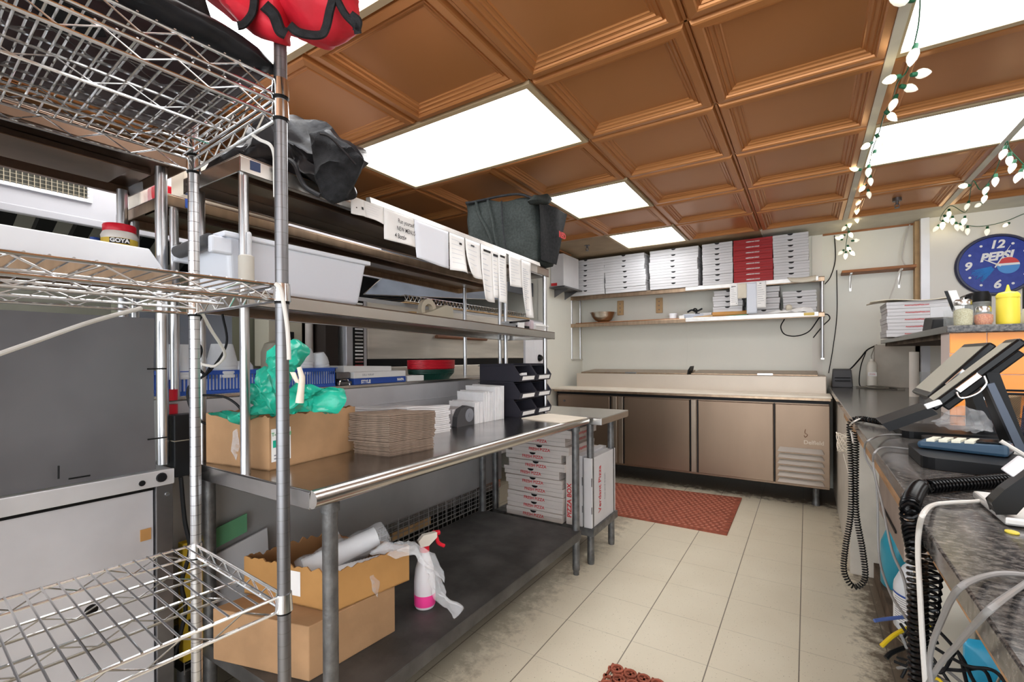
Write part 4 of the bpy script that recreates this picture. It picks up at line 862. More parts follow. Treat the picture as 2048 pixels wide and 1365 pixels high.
# jars and bottles on the bar
def jar(x, y, z, r, h, fill, fm, label, name='spice_jar', lidm='steel', bulge=0, lidh=.022):
    t = thing(name, label, 'jar', (x, y, z))
    m = MB(); m.lathe((x, y, z), [(0, .001), (r*.92, .001), (r+bulge, h*.22), (r+bulge, h*.5), (r*.93, h*.74), (r*.8, h-lidh), (r*.8, h-lidh*.5)], 28); m.build('glass_body', 'glass_thin', t)
    m = MB(); m.lathe((x, y, z), [(0, .004), (r*.84, .004), (r*.9+bulge, h*.22), (r*.9+bulge, fill*.9), (r*.6, fill), (0, fill+.004)], 24); m.build('contents', fm, t)
    m = MB(); m.lathe((x, y, z+h-lidh), [(r*.86, 0), (r*.88, lidh*.8), (r*.74, lidh*1.15), (0, lidh*1.2)], 24); m.build('lid', lidm, t)
    return t
ZB = 1.3502
t = jar(.605, 2.90, ZB, .036, .118, .078, 'herbs', 'glass shaker of dried herbs with a steel lid on the bar corner')
b = thing('sugar_packet', 'white and black packets stuck upright behind the herb shaker', 'packet', (.59, 2.98, ZB)); m = MB(); m.obox((.600, 2.99, ZB+.125), (.014, 0, 0), (0, .002, 0), (-.014, .0, .05)); m.build('white_face', 'white', b); m = MB(); m.obox((.578, 2.992, ZB+.125), (.006, 0, 0), (0, .002, 0), (-.014, .0, .05)); m.build('dark_face', 'black_plastic', b)
m = MB(); m.box(.56, .64, 2.965, 3.02, ZB, ZB+.08); m.build('holder', 'glass_thin', b)
jar(.672, 2.90, ZB, .030, .082, .052, 'chili', 'small glass shaker of red chili flakes beside the mustard bottle', bulge=.004)
t = jar(.688, 3.00, ZB, .034, .155, .02, 'black', 'tall shaker with a black cap behind the chili flakes', lidm='black', lidh=.05)
t = thing('mustard_bottle', 'yellow squeeze bottle with pointed tip on the bar ledge', 'bottle', (.755, 2.92, ZB))
m = MB(); m.lathe((.755, 2.92, ZB), [(0, 0), (.036, .002), (.038, .012), (.0375, .115), (.034, .128), (0, .13)], 28); m.build('body', 'yellow_plastic', t)
m = MB(); m.lathe((.755, 2.92, ZB+.126), [(.0385, -.006), (.0385, .008), (.030, .018), (.010, .023), (.008, .028), (.003, .052), (0, .053)], 24); m.build('nozzle_cap', 'yellow_plastic', t)
t = thing('sugar_caddy', 'clear caddy of pastel sweetener packets right of the yellow bottle', 'caddy', (.90, 2.95, ZB)); m = MB(); m.box(.80, .98, 2.87, 2.875, ZB, ZB+.055); m.box(.80, .98, 2.98, 2.985, ZB, ZB+.055); m.box(.80, .98, 2.875, 2.98, ZB, ZB+.004); m.build('tray', 'glass_thin', t)
for k, mm in enumerate(('white', 'pack_blue', 'pack_pink', 'white', 'pack_pink')):
    m = MB(); m.obox((.82+.033*k, 2.925, ZB+.04), (.015, 0, .002), (0, .035, 0), (.006, 0, .033)); m.build('packets', mm, t)
t = thing('napkin_dispenser', 'black and chrome napkin dispenser behind the shakers under the clock', 'dispenser', (.72, 3.5, ZB)); m = MB(); m.box(.70, .80, 3.30, 3.45, ZB, ZB+.19); m.build('body', 'black_gloss', t, bevel=.02, world=True); m = MB(); m.box(.69, .698, 3.31, 3.44, ZB+.02, ZB+.17); m.build('face_plate', 'chrome', t, bevel=.003)
t = thing('coffee_grinder', 'white rounded countertop machine with a dark letter at the right edge', 'machine', (1.03, 3.2, ZB)); m = MB(); m.box(.90, 1.12, 3.05, 3.20, ZB, ZB+.215); m.build('body', 'white_paint', t, bevel=.02); text('D', .055, (.985, 3.048, ZB+.155), (1, 0, 0), (0, 0, 1), 'ink_black', t, bold=.003)
m = MB(); m.box(.872, .896, 3.06, 3.19, ZB, ZB+.195); m.build('side_grip', 'black_plastic', t, bevel=.006)
t = thing('receipt_printer', 'low black printer on the bar ledge behind the herb shaker', 'printer', (.60, 3.3, ZB)); m = MB(); m.hexa([(.545, 3.20, ZB), (.66, 3.20, ZB), (.66, 3.42, ZB), (.545, 3.42, ZB), (.555, 3.21, ZB+.055), (.66, 3.21, ZB+.055), (.66, 3.42, ZB+.075), (.555, 3.42, ZB+.075)]); m.build('housing', 'black_plastic', t, bevel=.006); m = MB(); m.box(.56, .65, 3.30, 3.305, ZB+.07, ZB+.125); m.build('paper', 'paper_grey', t)
# ---- things on the counter
t = thing('label_printer', 'small dark grey printer at the far end of the counter', 'printer', (.27, 5.0, ZC))
m = MB(); m.hexa([(.185, 4.90, ZC), (.335, 4.90, ZC), (.335, 5.08, ZC), (.185, 5.08, ZC), (.195, 4.93, ZC+.155), (.325, 4.93, ZC+.155), (.325, 5.06, ZC+.16), (.195, 5.06, ZC+.16)]); h = m.build('housing', 'grey_plastic', t, bevel=.008)
m = MB(); m.box(.205, .315, 4.898, 4.915, ZC+.055, ZC+.062); m.box(.205, .315, 4.902, 4.918, ZC+.082, ZC+.088); m.build('paper_slot', 'black', h)
t = thing('spray_bottle', 'white plastic bottle with a thin tube at the far end of the counter', 'bottle', (.48, 4.98, ZC)); m = MB(); m.lathe((.465, 4.95, ZC), [(0, 0), (.034, .002), (.036, .02), (.036, .19), (.03, .215), (.014, .228), (.014, .245), (0, .247)], 22); m.build('body', 'bottle_milk', t); m = MB(); m.tube([(.465, 4.95, ZC+.24), (.462, 4.95, ZC+.27), (.482, 4.95, ZC+.34)], .003, 6); m.build('dip_tube', 'beige_dark', t); m = MB(); m.box(.435, .495, 4.913, 4.9145, ZC+.10, ZC+.135); m.build('label', 'paper', t); text('STORE', .013, (.466, 4.911, ZC+.117), (1, 0, 0), (0, 0, 1), 'ink_red', t)
b = MB(); b.lathe((.600, 4.02, ZC), [(0, 0), (.026, 0), (.026, .295), (.020, .297), (.020, .29), (0, .29)], 22); tag(b.build('paper_tube', 'cup_stack'), 'tall cream stack of paper cups standing on the counter under the bar', 'cups')
t = thing('drinking_glass', 'small clear tumbler beside the tall cup stack under the bar', 'glass', (.68, 4.2, ZC)); m = MB(); m.lathe((.675, 4.2, ZC), [(0, .002), (.03, .002), (.036, .16), (.034, .16), (.028, .008), (0, .008)], 20); m.build('tumbler', 'glass_thin', t); m = MB(); m.lathe((.675, 4.2, ZC), [(0, .009), (.027, .009), (.0285, .03), (0, .03)], 18); m.build('residue', 'black_plastic', t)
tag(cable('power_cable', [(.52, 5.15, 1.31), (.45, 5.1, 1.27), (.40, 5.08, 1.20), (.34, 5.05, 1.12), (.30, 5.05, 1.08)], .006, 'black_plastic'), 'black power cord sloping from the bar ledge end down to the grey printer', 'cord')
tag(cable('power_cable', [(.44, 5.12, 1.25), (.40, 5.08, 1.12), (.385, 5.0, .97), (.42, 4.92, .955), (.52, 4.88, .952), (.62, 4.85, .951)], .004, 'black_plastic'), 'black cord drooping behind the white bottle onto the counter', 'cord')
tag(cable('cord_tangle', [(.36, 4.93, .953), (.42, 4.86, .953), (.50, 4.90, .958), (.56, 4.84, .953), (.47, 4.80, .953), (.41, 4.84, .962), (.52, 4.87, .966), (.66, 4.80, .953)], .006, 'beige_dark'), 'tangled brown cord lying on the counter next to the printer', 'cord')
def stand(name, label, x0, z0, x1, z1, y0, y1, base, screen=True, reader=True, th=.022, dx=0):
    t = thing(name, label, 'tablet', ((base[0]+base[1])/2, (y0+y1)/2, ZC))
    a = V(x0, 0, z0); b_ = V(x1, 0, z1); d = (b_-a).normalized(); n = V(-d.z, 0, d.x); L = (b_-a).length; ym = (y0+y1)/2; W = V(dx, y1-y0, 0).normalized(); n = d.cross(W); n = n if n.x < 0 else -n
    if n.z < 0: n = -n
    c = (a+b_)/2-n*th/2+V(dx/2, ym, 0)
    m = MB(); m.obox(c, d*L/2, W*((y1-y0)/2), n*th/2); bd = m.build('tablet_case', 'black_gloss', t, bevel=.005)
    m = MB(); m.obox((a+b_)/2+n*.0008+V(dx/2, ym, 0), d*(L/2-.018), W*((y1-y0)/2-.012), n*.0006); m.build('screen', 'screen', bd)
    m = MB(); m.obox(c-n*.022, d*L*.42, W*((y1-y0)/2-.03), n*.010); m.build('back_housing', 'black_plastic', t, bevel=.004)
    if reader:
        q = a+d*L*.40-n*.012+V(0, y0-.004, 0); m = MB(); m.obox(q, d*.032, V(0, .006, 0), n*.008); m.build('card_reader', 'chrome', bd, bevel=.002)
        m = MB(); P = [q-d*.036+V(0, -.006, 0), q-d*.040-n*.018+V(0, -.008, 0), q-d*.01-n*.030+V(0, -.008, 0), q+d*.020-n*.026+V(0, -.008, 0), q+d*.034-n*.008+V(0, -.006, 0)]; m.tube(smooth_path(P, 5), .0028, 8); m.build('reader_trim', 'chrome', bd)
    bx0, bx1, by0, by1 = base
    m = MB(); r_ = .03; pts = []
    for cx, cy, s in ((bx1-r_, by0+r_, -90), (bx1-r_, by1-r_, 0), (bx0+r_, by1-r_, 90), (bx0+r_, by0+r_, 180)):
        pts += [V(cx+r_*math.cos(math.radians(s+k*22.5)), cy+r_*math.sin(math.radians(s+k*22.5)), ZC+.001) for k in range(5)]
    m.prism(pts, (0, 0, .022)); m.build('base', 'black_plastic', t, bevel=.002)
    p = a+d*L*.62-n*.03; m = MB(); m.prism([V(p.x-.012, ym-.05, p.z), V(p.x+.014, ym-.05, p.z), V(bx1-.012, ym-.05, ZC+.022), V(bx1-.04, ym-.05, ZC+.022)], (0, .1, 0)); m.build('neck', 'black_plastic', t, bevel=.004)
    return t, bd, a, d, n
stand('tablet_stand', 'further black tablet on a stand, its pale screen facing the aisle', .327, 1.084, .473, 1.258, 1.98, 2.25, (.265, .52, 1.985, 2.24))
t, bd, a, d, n = stand('tablet_stand', 'nearer black tablet leaning over the counter with a chrome card reader', .287, 1.077, .466, 1.262, 1.72, 1.86, (.30, .50, 1.72, 1.93), dx=.012)
m = MB(); m.prism([V(.288, 1.70, 1.074), V(.304, 1.70, 1.056), V(.20, 1.70, 1.000), V(.182, 1.70, 1.020)], (0, .15, 0)); m.build('lower_flap', 'black_plastic', bd, bevel=.003)
m = MB(); m.prism([V(.40, 1.70, 1.140), V(.414, 1.70, 1.145), V(.475, 1.70, .965), V(.458, 1.70, .962)], (0, .022, 0)); m.build('side_strut', 'steel_blueblack', t, bevel=.002)
m = MB(); m.obox((.294, 1.705, 1.082), (.016, 0, .008), (0, .008, 0), (-.003, 0, .006)); m.build('white_clip', 'white', bd, bevel=.002)
# desk phone / scanner cradle with keypad
t = thing('card_terminal', 'blue-grey card terminal with pale keys lying on a black tray', 'terminal', (.33, 1.62, ZC))
m = MB(); pts = []
for cx, cy, s in ((.40, 1.47, -90), (.40, 1.66, 0), (.27, 1.66, 90), (.27, 1.50, 180)):
    pts += [V(cx+.035*math.cos(math.radians(s+k*22.5)), cy+.035*math.sin(math.radians(s+k*22.5)), ZC+.001) for k in range(5)]
m.prism(pts, (0, 0, .027)); m.build('tray', 'black_plastic', t, bevel=.003)
m = MB(); m.hexa([(.243, 1.60, ZC+.029), (.40, 1.545, ZC+.029), (.43, 1.625, ZC+.029), (.27, 1.675, ZC+.029), (.243, 1.60, ZC+.048), (.40, 1.545, ZC+.058), (.43, 1.625, ZC+.058), (.27, 1.675, ZC+.048)]); bd = m.build('body', 'calc', t, bevel=.008)
for i in range(4):
    for j in range(3):
        p = V(.258, 1.603, ZC+.050).lerp(V(.400, 1.553, ZC+.060), .08+.16*i)+V(.009*j, .022*j, 0); m = MB(); m.obox(p+V(.003, .004, .001), (.008, -.003, .0006), (.003, .008, 0), (0, 0, .0035)); m.build('key', 'key', bd, bevel=.001)
m = MB(); m.obox((.385, 1.592, ZC+.060), (.026, -.009, .001), (.008, .024, 0), (0, 0, .001)); m.build('display', 'black_gloss', bd)
tag(cable('charging_cable', [(.43, 1.62, .975), (.45, 1.60, .975), (.44, 1.55, .974), (.39, 1.56, 1.012)], .005, 'white_cord'), 'short white cord looping behind the pale-keyed terminal', 'cord')
# mesh pen basket
t = thing('mesh_basket', 'black wire mesh basket of odds and ends behind the tablets', 'basket', (.56, 2.2, ZC))
m = MB(); x0, x1, y0, y1 = .487, .70, 2.10, 2.30
for (p, q) in (((x0, y0), (x1, y0)), ((x0, y0), (x0, y1))):
    p, q = V(p[0], p[1], 0), V(q[0], q[1], 0); L = (q-p).length; nn = int(L/.0055)
    for k in range(nn+1):
        for s in (-1, 1):
            u0 = k/nn; u1 = u0+s*.145/L; va = 0; vb = 1
            if u1 > 1: vb = (1-u0)/(u1-u0); u1 = 1
            if u1 < 0: vb = (0-u0)/(u1-u0); u1 = 0
            m.tube([p.lerp(q, u0)+V(0, 0, ZC+.003), p.lerp(q, u1)+V(0, 0, ZC+.003+.145*vb)], .0007, 3, caps=False)
            if s == 1 and k: m.tube([p.lerp(q, 0)+V(0, 0, ZC+.003+.145*k/nn), p.lerp(q, min(1, (1-k/nn)*.145/L))+V(0, 0, ZC+.148)], .0007, 3, caps=False)
            if s == -1 and k: m.tube([q+V(0, 0, ZC+.003+.145*k/nn), q.lerp(p, min(1, (1-k/nn)*.145/L))+V(0, 0, ZC+.148)], .0007, 3, caps=False)
m.build('mesh', 'mesh_dark', t)
m = MB(); m.tube([(x0, y0, ZC+.148), (x1, y0, ZC+.148), (x1, y1, ZC+.148), (x0, y1, ZC+.148)], .004, 8, closed=True); m.build('rim', 'black', t); m = MB(); m.tube([(x0, y0, ZC+.003), (x1, y0, ZC+.003), (x1, y1, ZC+.003), (x0, y1, ZC+.003)], .003, 6, closed=True); m.build('base_ring', 'black', t)
m = MB()
for (x, y) in ((x0, y0), (x1, y0), (x1, y1), (x0, y1)): m.tube([(x, y, ZC+.003), (x, y, ZC+.148)], .0025, 6)
m.build('corner_rods', 'chrome', t)
for k, (x, mm, h_) in enumerate(((.53, 'box_red', .09), (.57, 'wood_light', .13), (.62, 'clock_blue', .10), (.66, 'paper', .16))):
    b = MB(); b.obox((x, 2.19, ZC+.006+h_/2), (.014, .004, .003), (0, .04, 0), (.004, .0, h_/2)); tag(b.build('packet', mm, bevel=.002), ['dark red packet inside the black mesh basket', 'tan packet inside the black mesh basket', 'blue packet inside the black mesh basket', 'pale card sticking up from the black mesh basket'][k], 'packet')
t = thing('clear_bag', 'crumpled clear plastic bag between the tablet stands', 'bag', (.42, 2.05, ZC+.03)); m = MB(); m.inflate([V(.34, 2.03, 1.0), V(.40, 2.03, 1.05), (.47, 2.03, 1.04), (.50, 2.03, .98), (.40, 2.03, .975)], V(.43, 2.03, 1.0), (0, -1, 0), .02, crumple=.02, fr=25); m.build('film', 'film', t)
# nearest stand in the lower right corner
t = thing('tablet_stand', 'closest black tablet stand cut off at the right edge of the view', 'tablet', (.36, 1.08, ZC))
P0 = [V(.252, 1.03, .964), V(.247, 1.03, .982), V(.262, 1.03, 1.005), V(.52, 1.03, 1.30), V(.545, 1.03, 1.285), V(.285, 1.03, .985), V(.275, 1.03, .968)]
m = MB(); m.prism(P0, (0, .030, 0)); bd = m.build('tablet_case', 'black_gloss', t, bevel=.005)
m = MB(); m.obox((.272, 1.022, 1.045), (.010, 0, .012), (0, .006, 0), (-.006, 0, .005)); m.build('port_cover', 'white_paint', bd, bevel=.002)
m = MB(); m.hexa([(.262, 1.03, ZC+.004), (.50, 1.03, ZC+.004), (.50, 1.20, ZC+.004), (.262, 1.20, ZC+.004), (.262, 1.03, ZC+.018), (.50, 1.03, ZC+.018), (.50, 1.20, ZC+.018), (.262, 1.20, ZC+.018)]); m.build('base_plate', 'aluminium', t, bevel=.004)
m = MB(); m.box(.30, .34, 1.0290, 1.0298, ZC+.008, ZC+.014); m.build('vent_slot', 'black', t)
b = MB(); b.lathe((.262, 1.00, ZC+.0025), [(0, .0015), (.010, .0015), (.010, 0)], 14, sx=.8); tag(b.build('yellow_dot', 'yellow_plastic'), 'tiny yellow sticker on the granite in the lower right', 'sticker')
b = MB(); b.obox((.30, .86, ZC+.0035), (.045, .0, 0), (.02, .11, 0), (0, 0, .001)); tag(b.build('cardboard_piece', 'card_pale'), 'pale card lying on the granite at the right edge', 'card')
# ---- cords
def cord(name, label, pts, r, m_, cat='cord'): return tag(cable(name, pts, r, m_), label, cat)
Z = ZC
ZCC = ZC+.009
def pz(*q, z=None): return [PZ(x, y, ZCC if z is None else z) for x, y in q]
def px_(X, *q): return [PX(x, y, X) for x, y in q]
cord('charging_cable', 'thick white cord dropping from the closest tablet over the granite edge', pz((1992, 990), (1965, 1002), (1900, 1006), (1868, 1010))+px_(.143, (1848, 1026), (1838, 1060), (1836, 1110), (1840, 1190), (1845, 1280), (1852, 1380)), .0036, 'white_cord')
cord('charging_cable', 'thick grey cord arching over the counter edge at the bottom right corner', pz((2070, 1153), (2010, 1148), (1968, 1154))+px_(.136, (1925, 1172), (1902, 1200), (1886, 1235), (1866, 1285), (1860, 1325), (1866, 1385)), .0033, 'grey_cord')
cord('charging_cable', 'second grey cord falling from the counter edge toward the bottom right', pz((2070, 1155), (2030, 1182))+px_(.140, (1985, 1215), (1950, 1250), (1915, 1290), (1880, 1330), (1850, 1380)), .0031, 'grey_cord')
cord('charging_cable', 'thin grey cord curving off the counter from under the pale-keyed terminal tray', pz((1823, 899), (1771, 895))+px_(.150, (1750, 905), (1746, 925), (1752, 960), (1765, 1012), (1784, 1101), (1808, 1159), (1818, 1227), (1823, 1268)), .0026, 'grey_cord')
cord('charging_cable', 'thin grey cord running from beneath the nearer tablet over the counter edge', pz((1920, 880), (1853, 873), (1775, 870))+px_(.150, (1738, 881), (1729, 896), (1733, 920), (1749, 950), (1755, 1002), (1758, 1111), (1779, 1183), (1815, 1241)), .0026, 'grey_cord')
cord('charging_cable', 'white cord looping over the edge near the flap of the tablet', pz((1764, 845), (1730, 837))+px_(.152, (1708, 844), (1699, 855), (1703, 868), (1706, 885)), .0032, 'white_cord')
def coiled(name, label, pts, R, r_, pitch):
    t = thing(name, label, 'cord', pts[0]); m = MB(); coil(m, pts, R, r_, pitch); m.build('coil', 'black_gloss', t); return t
coiled('coiled_cord', 'shiny black coiled cord lying across the granite and hanging over its edge', pz((2070, 958), (2000, 962), (1930, 968), (1890, 971), (1858, 974), (1838, 977), z=ZC+.015)+px_(.146, (1820, 1012), (1822, 1050), (1830, 1090), (1834, 1130), (1836, 1200), (1836, 1300), (1838, 1400)), .0115, .003, .0088)
coiled('coiled_cord', 'second black coiled cord strand hanging under the counter edge', px_(.178, (1848, 1062), (1862, 1080), (1868, 1100), (1866, 1150), (1862, 1210), (1856, 1270)), .011, .0028, .0135)
coiled('coiled_cord', 'long black coiled telephone cord hanging in a narrow loop by the cabinet end', [(.27, 2.22, .962), (.22, 2.30, .962), (.18, 2.36, .96), (.152, 2.38, .94), (.150, 2.37, .88), (.154, 2.36, .72), (.150, 2.36, .56), (.132, 2.36, .42), (.128, 2.36, .32), (.160, 2.36, .268), (.196, 2.36, .31), (.190, 2.36, .42), (.170, 2.36, .56), (.168, 2.37, .70), (.172, 2.38, .90)], .0095, .0026, .0105)
t = thing('cable_bundle', 'cream bundle of thin wire knotted at the counter edge', 'cable', (.14, 2.40, .86)); m = MB()
for k in range(9): m.tube([(.135+.024*math.cos(a+k)*(.7+.05*k), 2.50+.01*math.sin(3*a+k), .835+.045*math.sin(a)*(.6+.05*k)) for a in [2*PI*i/18 for i in range(18)]], .0016, 5, closed=True)
m.tube(smooth_path([(.13, 2.42, .80), (.15, 2.41, .70), (.16, 2.4, .55)], 6), .0016, 5); m.build('wire', 'cream', t)
# ---- under the counter
def jug(x, y, z, w_, h_, body, label, cap='white', lblm=None):
    t = thing('plastic_jug', label, 'jug', (x, y, z)); m = MB(); prof = [(.0, .0), (.9, .0), (1, .03), (1, .55), (.96, .62), (.6, .83), (.27, .93), (.25, .96)]
    m.lathe((x, y, z), [(p*w_, q*h_) for p, q in prof], 28, sx=.82); m.build('body', body, t)
    m = MB(); m.lathe((x, y, z+h_*.955), [(w_*.28, 0), (w_*.28, h_*.05), (0, h_*.052)], 20); m.build('cap', cap, t)
    m = MB(); m.tube(smooth_path([(x, y-w_*.2, z+h_*.90), (x, y-w_*.75, z+h_*.86), (x, y-w_*.98, z+h_*.70), (x, y-w_*.95, z+h_*.58)], 6), w_*.11, 10); m.build('handle', body, t)
    return t
ZS = .086
p = jug(.375, 2.93, ZS, .085, .34, 'blue_liquid', 'teal blue jug on the low shelf behind the white jug', cap='white')
p = jug(.375, 2.50, ZS, .088, .30, 'jug_white', 'white cleaner jug with a striped label under the counter')
m = MB(); m.grid(lambda u, v: (.375+.0735*math.cos(PI*(1.02+.55*u)), 2.50+.0895*math.sin(PI*(1.02+.55*u)), ZS+.04+.115*v), 12, 2); m.build('label', 'paper', p)
m = MB(); m.grid(lambda u, v: (.375+.0740*math.cos(PI*(1.02+.55*u)), 2.50+.0900*math.sin(PI*(1.02+.55*u)), ZS+.148+.008*v), 12, 1); m.build('label_stripe', 'ink_blue', p)
m = MB()
for k in range(11): m.grid(lambda u, v: (.375+.0740*math.cos(PI*(1.1+(.35+.08*(k % 3))*u)), 2.50+.0900*math.sin(PI*(1.1+(.35+.08*(k % 3))*u)), ZS+.048+.009*k+.003*v), 8, 1)
m.build('label_text', 'ink_grey', p)
t = thing('detergent_box', 'tall cream detergent carton with a yellow oval under the counter', 'box', (.43, 2.22, ZS)); m = MB(); m.hexa([(.345, 2.16, ZS), (.48, 2.16, ZS), (.48, 2.36, ZS), (.345, 2.36, ZS), (.345, 2.16, ZS+.36), (.48, 2.16, ZS+.36), (.48, 2.36, ZS+.46), (.345, 2.36, ZS+.46)]); c_ = m.build('carton', 'cream', t, bevel=.004)
m = MB(); m.lathe((.3445, 2.22, ZS+.17), [(0, .002), (.028, .002), (.028, 0)], 22, ax=(-1, 0, 0)); m.build('yellow_oval', 'yellow_plastic', c_)
m = MB(); m.lathe((.344, 2.22, ZS+.165), [(0, .003), (.014, .003), (.014, 0)], 14, ax=(-1, 0, 0)); m.build('green_mark', 'green_plastic', c_)
t = thing('wipes_pack', 'bright blue foil pack behind the cords under the counter', 'pack', (.48, 1.95, ZS)); m = MB(); m.inflate([V(.40, 1.93, ZS+.08), V(.40, 1.93, ZS+.27), V(.56, 1.93, ZS+.29), V(.58, 1.93, ZS+.09)], V(.49, 1.93, ZS+.18), (-.4, -1, 0), .04, crumple=.01, fr=12); m.build('pouch', 'pack_cyan', t)
t = thing('paper_bag', 'grey printed carrier bag lying on the low shelf at the bottom right', 'bag', (.46, 1.62, ZS)); m = MB(); m.inflate([V(.36, 1.66, ZS), V(.37, 1.66, ZS+.17), V(.52, 1.62, ZS+.20), V(.62, 1.60, ZS+.10), V(.60, 1.6, ZS)], V(.48, 1.63, ZS+.09), (-.5, -1, .3), .07, crumple=.03, fr=9); m.build('sheet', 'panel_mid', t)
yc = [((.345, 2.02, .33), (.29, 1.98, .33), (.24, 1.94, .31), (.20, 1.90, .28), 'yellow_cord', 'yellow cable end sticking out under the counter toward the aisle', .0065),
      ((.34, 2.06, .335), (.28, 2.03, .335), (.22, 2.0, .325), (.19, 1.98, .32), 'blue_cord', 'dark blue cable end poking out beside the yellow one', .006),
      ((.35, 1.98, .30), (.28, 1.95, .28), (.23, 1.91, .265), (.21, 1.89, .25), 'black_plastic', 'black cable end below the yellow one', .007)]
for a, b_, c, d, mm, lb, r_ in yc: cord('cable_end', lb, [a, b_, c, d], r_, mm)
random.seed(5)
cols = ['black_plastic', 'black_plastic', 'grey_cord', 'blue_cord', 'black_plastic', 'yellow_cord', 'grey_cord', 'black_plastic', 'blue_cord', 'black_plastic', 'grey_cord', 'black_plastic', 'steel', 'black_plastic']
for k, mm in enumerate(cols):
    z0 = random.uniform(.20, .40); y0 = random.uniform(1.62, 1.95); pts = [(.24+.05*i+random.uniform(-.02, .02), y0-.05*i+random.uniform(-.07, .07), z0+random.uniform(-.06, .06)+(.0 if i < 4 else .03)) for i in range(8)]
    nmz = {'black_plastic': 'black', 'grey_cord': 'grey', 'blue_cord': 'blue', 'yellow_cord': 'yellow', 'steel': 'metallic'}[mm]
    o = cable('tangled_cable', pts, .0045 if mm != 'steel' else .003, mm); tag(o, f'{nmz} cable in the tangled bunch of wires under the granite counter', 'cable', 'tangled cables under the counter')
random.seed(11)
ZT = .8802
# ------------------------------------------------------------------ things on the long work table
def rot_box(m, A, B, C, z0, z1, mi=0):
    """footprint A (near corner), B (toward left), C (toward right); D = B+C-A"""
    A, B, C = V(*A, 0), V(*B, 0), V(*C, 0); D = B+C-A
    return m.hexa([A+V(0, 0, z0), C+V(0, 0, z0), D+V(0, 0, z0), B+V(0, 0, z0), A+V(0, 0, z1), C+V(0, 0, z1), D+V(0, 0, z1), B+V(0, 0, z1)], mi)
def open_carton(t, A, B, C, z0, z1, m_, inner, jag=.012, th=.004, jags=(1, 1, 1, 1)):
    A, B, C = V(A[0], A[1], 0), V(B[0], B[1], 0), V(C[0], C[1], 0); D = B+C-A; cen = (A+D)/2
    m = MB(); rot_box(m, A.to_2d(), B.to_2d(), C.to_2d(), z0, z0+.004); m.build('bottom', m_, t)
    for k, (p, q) in enumerate(((A, C), (C, D), (D, B), (B, A))):
        m = MB(); L = (q-p).length; n = max(8, int(L/.006)); inn = (cen-(p+q)/2).normalized()*th
        hs = [z1+(noise.noise(V(i*.30, k*9.1, z1*50))*jag+random.uniform(-1, 1)*jag*.13)*jags[k] for i in range(n+1)]; hs[0] = hs[-1] = z1
        vs = []; 
        for i in range(n+1):
            u = p.lerp(q, i/n); vs += [u+V(0, 0, z0), u+V(0, 0, hs[i]), u+inn+V(0, 0, hs[i]), u+inn+V(0, 0, z0)]
        fs = []; mi = []
        for i in range(n):
            a = 4*i; fs += [(a, a+4, a+5, a+1), (a+1, a+5, a+6, a+2), (a+2, a+6, a+7, a+3)]
        m.add(vs, fs); m.m = [0, 1, 1]*n; m.build('side_wall', [m_, inner], t)
A, B, C = (-1.368, .790), (-1.655, .745), (-1.405, 1.135)
t = thing('cardboard_carton', 'torn-top brown carton with a green and white label on the work table', 'box', (-1.5, .95, ZT))
open_carton(t, A, B, C, ZT, 1.042, 'card', 'card_in', .009)
def onface(P, Q, u, z, off=.0015):
    p = V(P[0], P[1], 0).lerp(V(Q[0], Q[1], 0), u); d = (V(Q[0], Q[1], 0)-V(P[0], P[1], 0)).normalized(); n = V(d.y, -d.x, 0)
    return p+V(0, 0, z)+n*off
m = MB(); q = [onface(A, C, .015, .905), onface(A, C, .21, .905), onface(A, C, .21, 1.005), onface(A, C, .015, 1.005)]; m.add(q, [(0, 1, 2, 3)]); l = m.build('shipping_label', 'paper', t)
m = MB(); m.add([onface(A, C, .03, .948, .0022), onface(A, C, .11, .948, .0022), onface(A, C, .11, .970, .0022), onface(A, C, .03, .970, .0022)], [(0, 1, 2, 3)]); m.build('green_block', 'green_film', l)
d = (V(*C, 0)-V(*A, 0)).normalized(); text('T-Shirt Bag', .015, onface(A, C, .115, .988, .0024), d, (0, 0, 1), 'leaf_green', l, bold=.0006)
for k in range(2):
    m = MB(); m.add([onface(A, C, .04, .922-.010*k, .0022), onface(A, C, .14, .922-.010*k, .0022), onface(A, C, .14, .926-.010*k, .0022), onface(A, C, .04, .926-.010*k, .0022)], [(0, 1, 2, 3)]); m.build('small_print', 'ink_grey', l)
m = MB(); m.inflate([onface(B, A, .42, .93), onface(B, A, .5, .90), onface(B, A, .56, .95), onface(B, A, .52, 1.0), onface(B, A, .46, .99)], onface(B, A, .5, .95), (0, -1, 0), .001, crumple=.004, fr=60); m.build('clear_tape', 'film', t)
# green plastic film spilling out of the carton
t = thing('green_plastic_bag', 'bunch of teal green plastic bags bursting out of the torn carton', 'bag', (-1.45, .95, 1.04))
def sheet(P, nrm, th, cr, fr, mm='green_film', nm_='film', seed=0, n=64): 
    m = MB(); P = [Vector(p) for p in P]; c = sum(P, V(0, 0, 0))/len(P); m.inflate(P, c, nrm, th, rings=8, seg=n, crumple=cr, fr=fr, seed=seed); return m.build(nm_, mm, t)
F = -_f
sheet([PD(x, y, 1.30) for x, y in ((538, 700), (555, 685), (585, 680), (602, 692), (608, 705), (600, 735), (585, 755), (570, 800), (552, 790), (540, 750), (536, 720))], F, .035, .022, 14, seed=1)
sheet([PD(x, y, 1.36) for x, y in ((505, 742), (520, 735), (540, 745), (548, 765), (552, 800), (560, 835), (548, 828), (530, 800), (515, 775))], F, .022, .022, 16, seed=2)
sheet([PD(x, y, 1.40) for x, y in ((590, 775), (620, 768), (690, 783), (689, 800), (678, 822), (664, 828), (645, 830), (630, 818), (600, 812), (575, 830), (570, 800))], F, .05, .030, 13, seed=3)
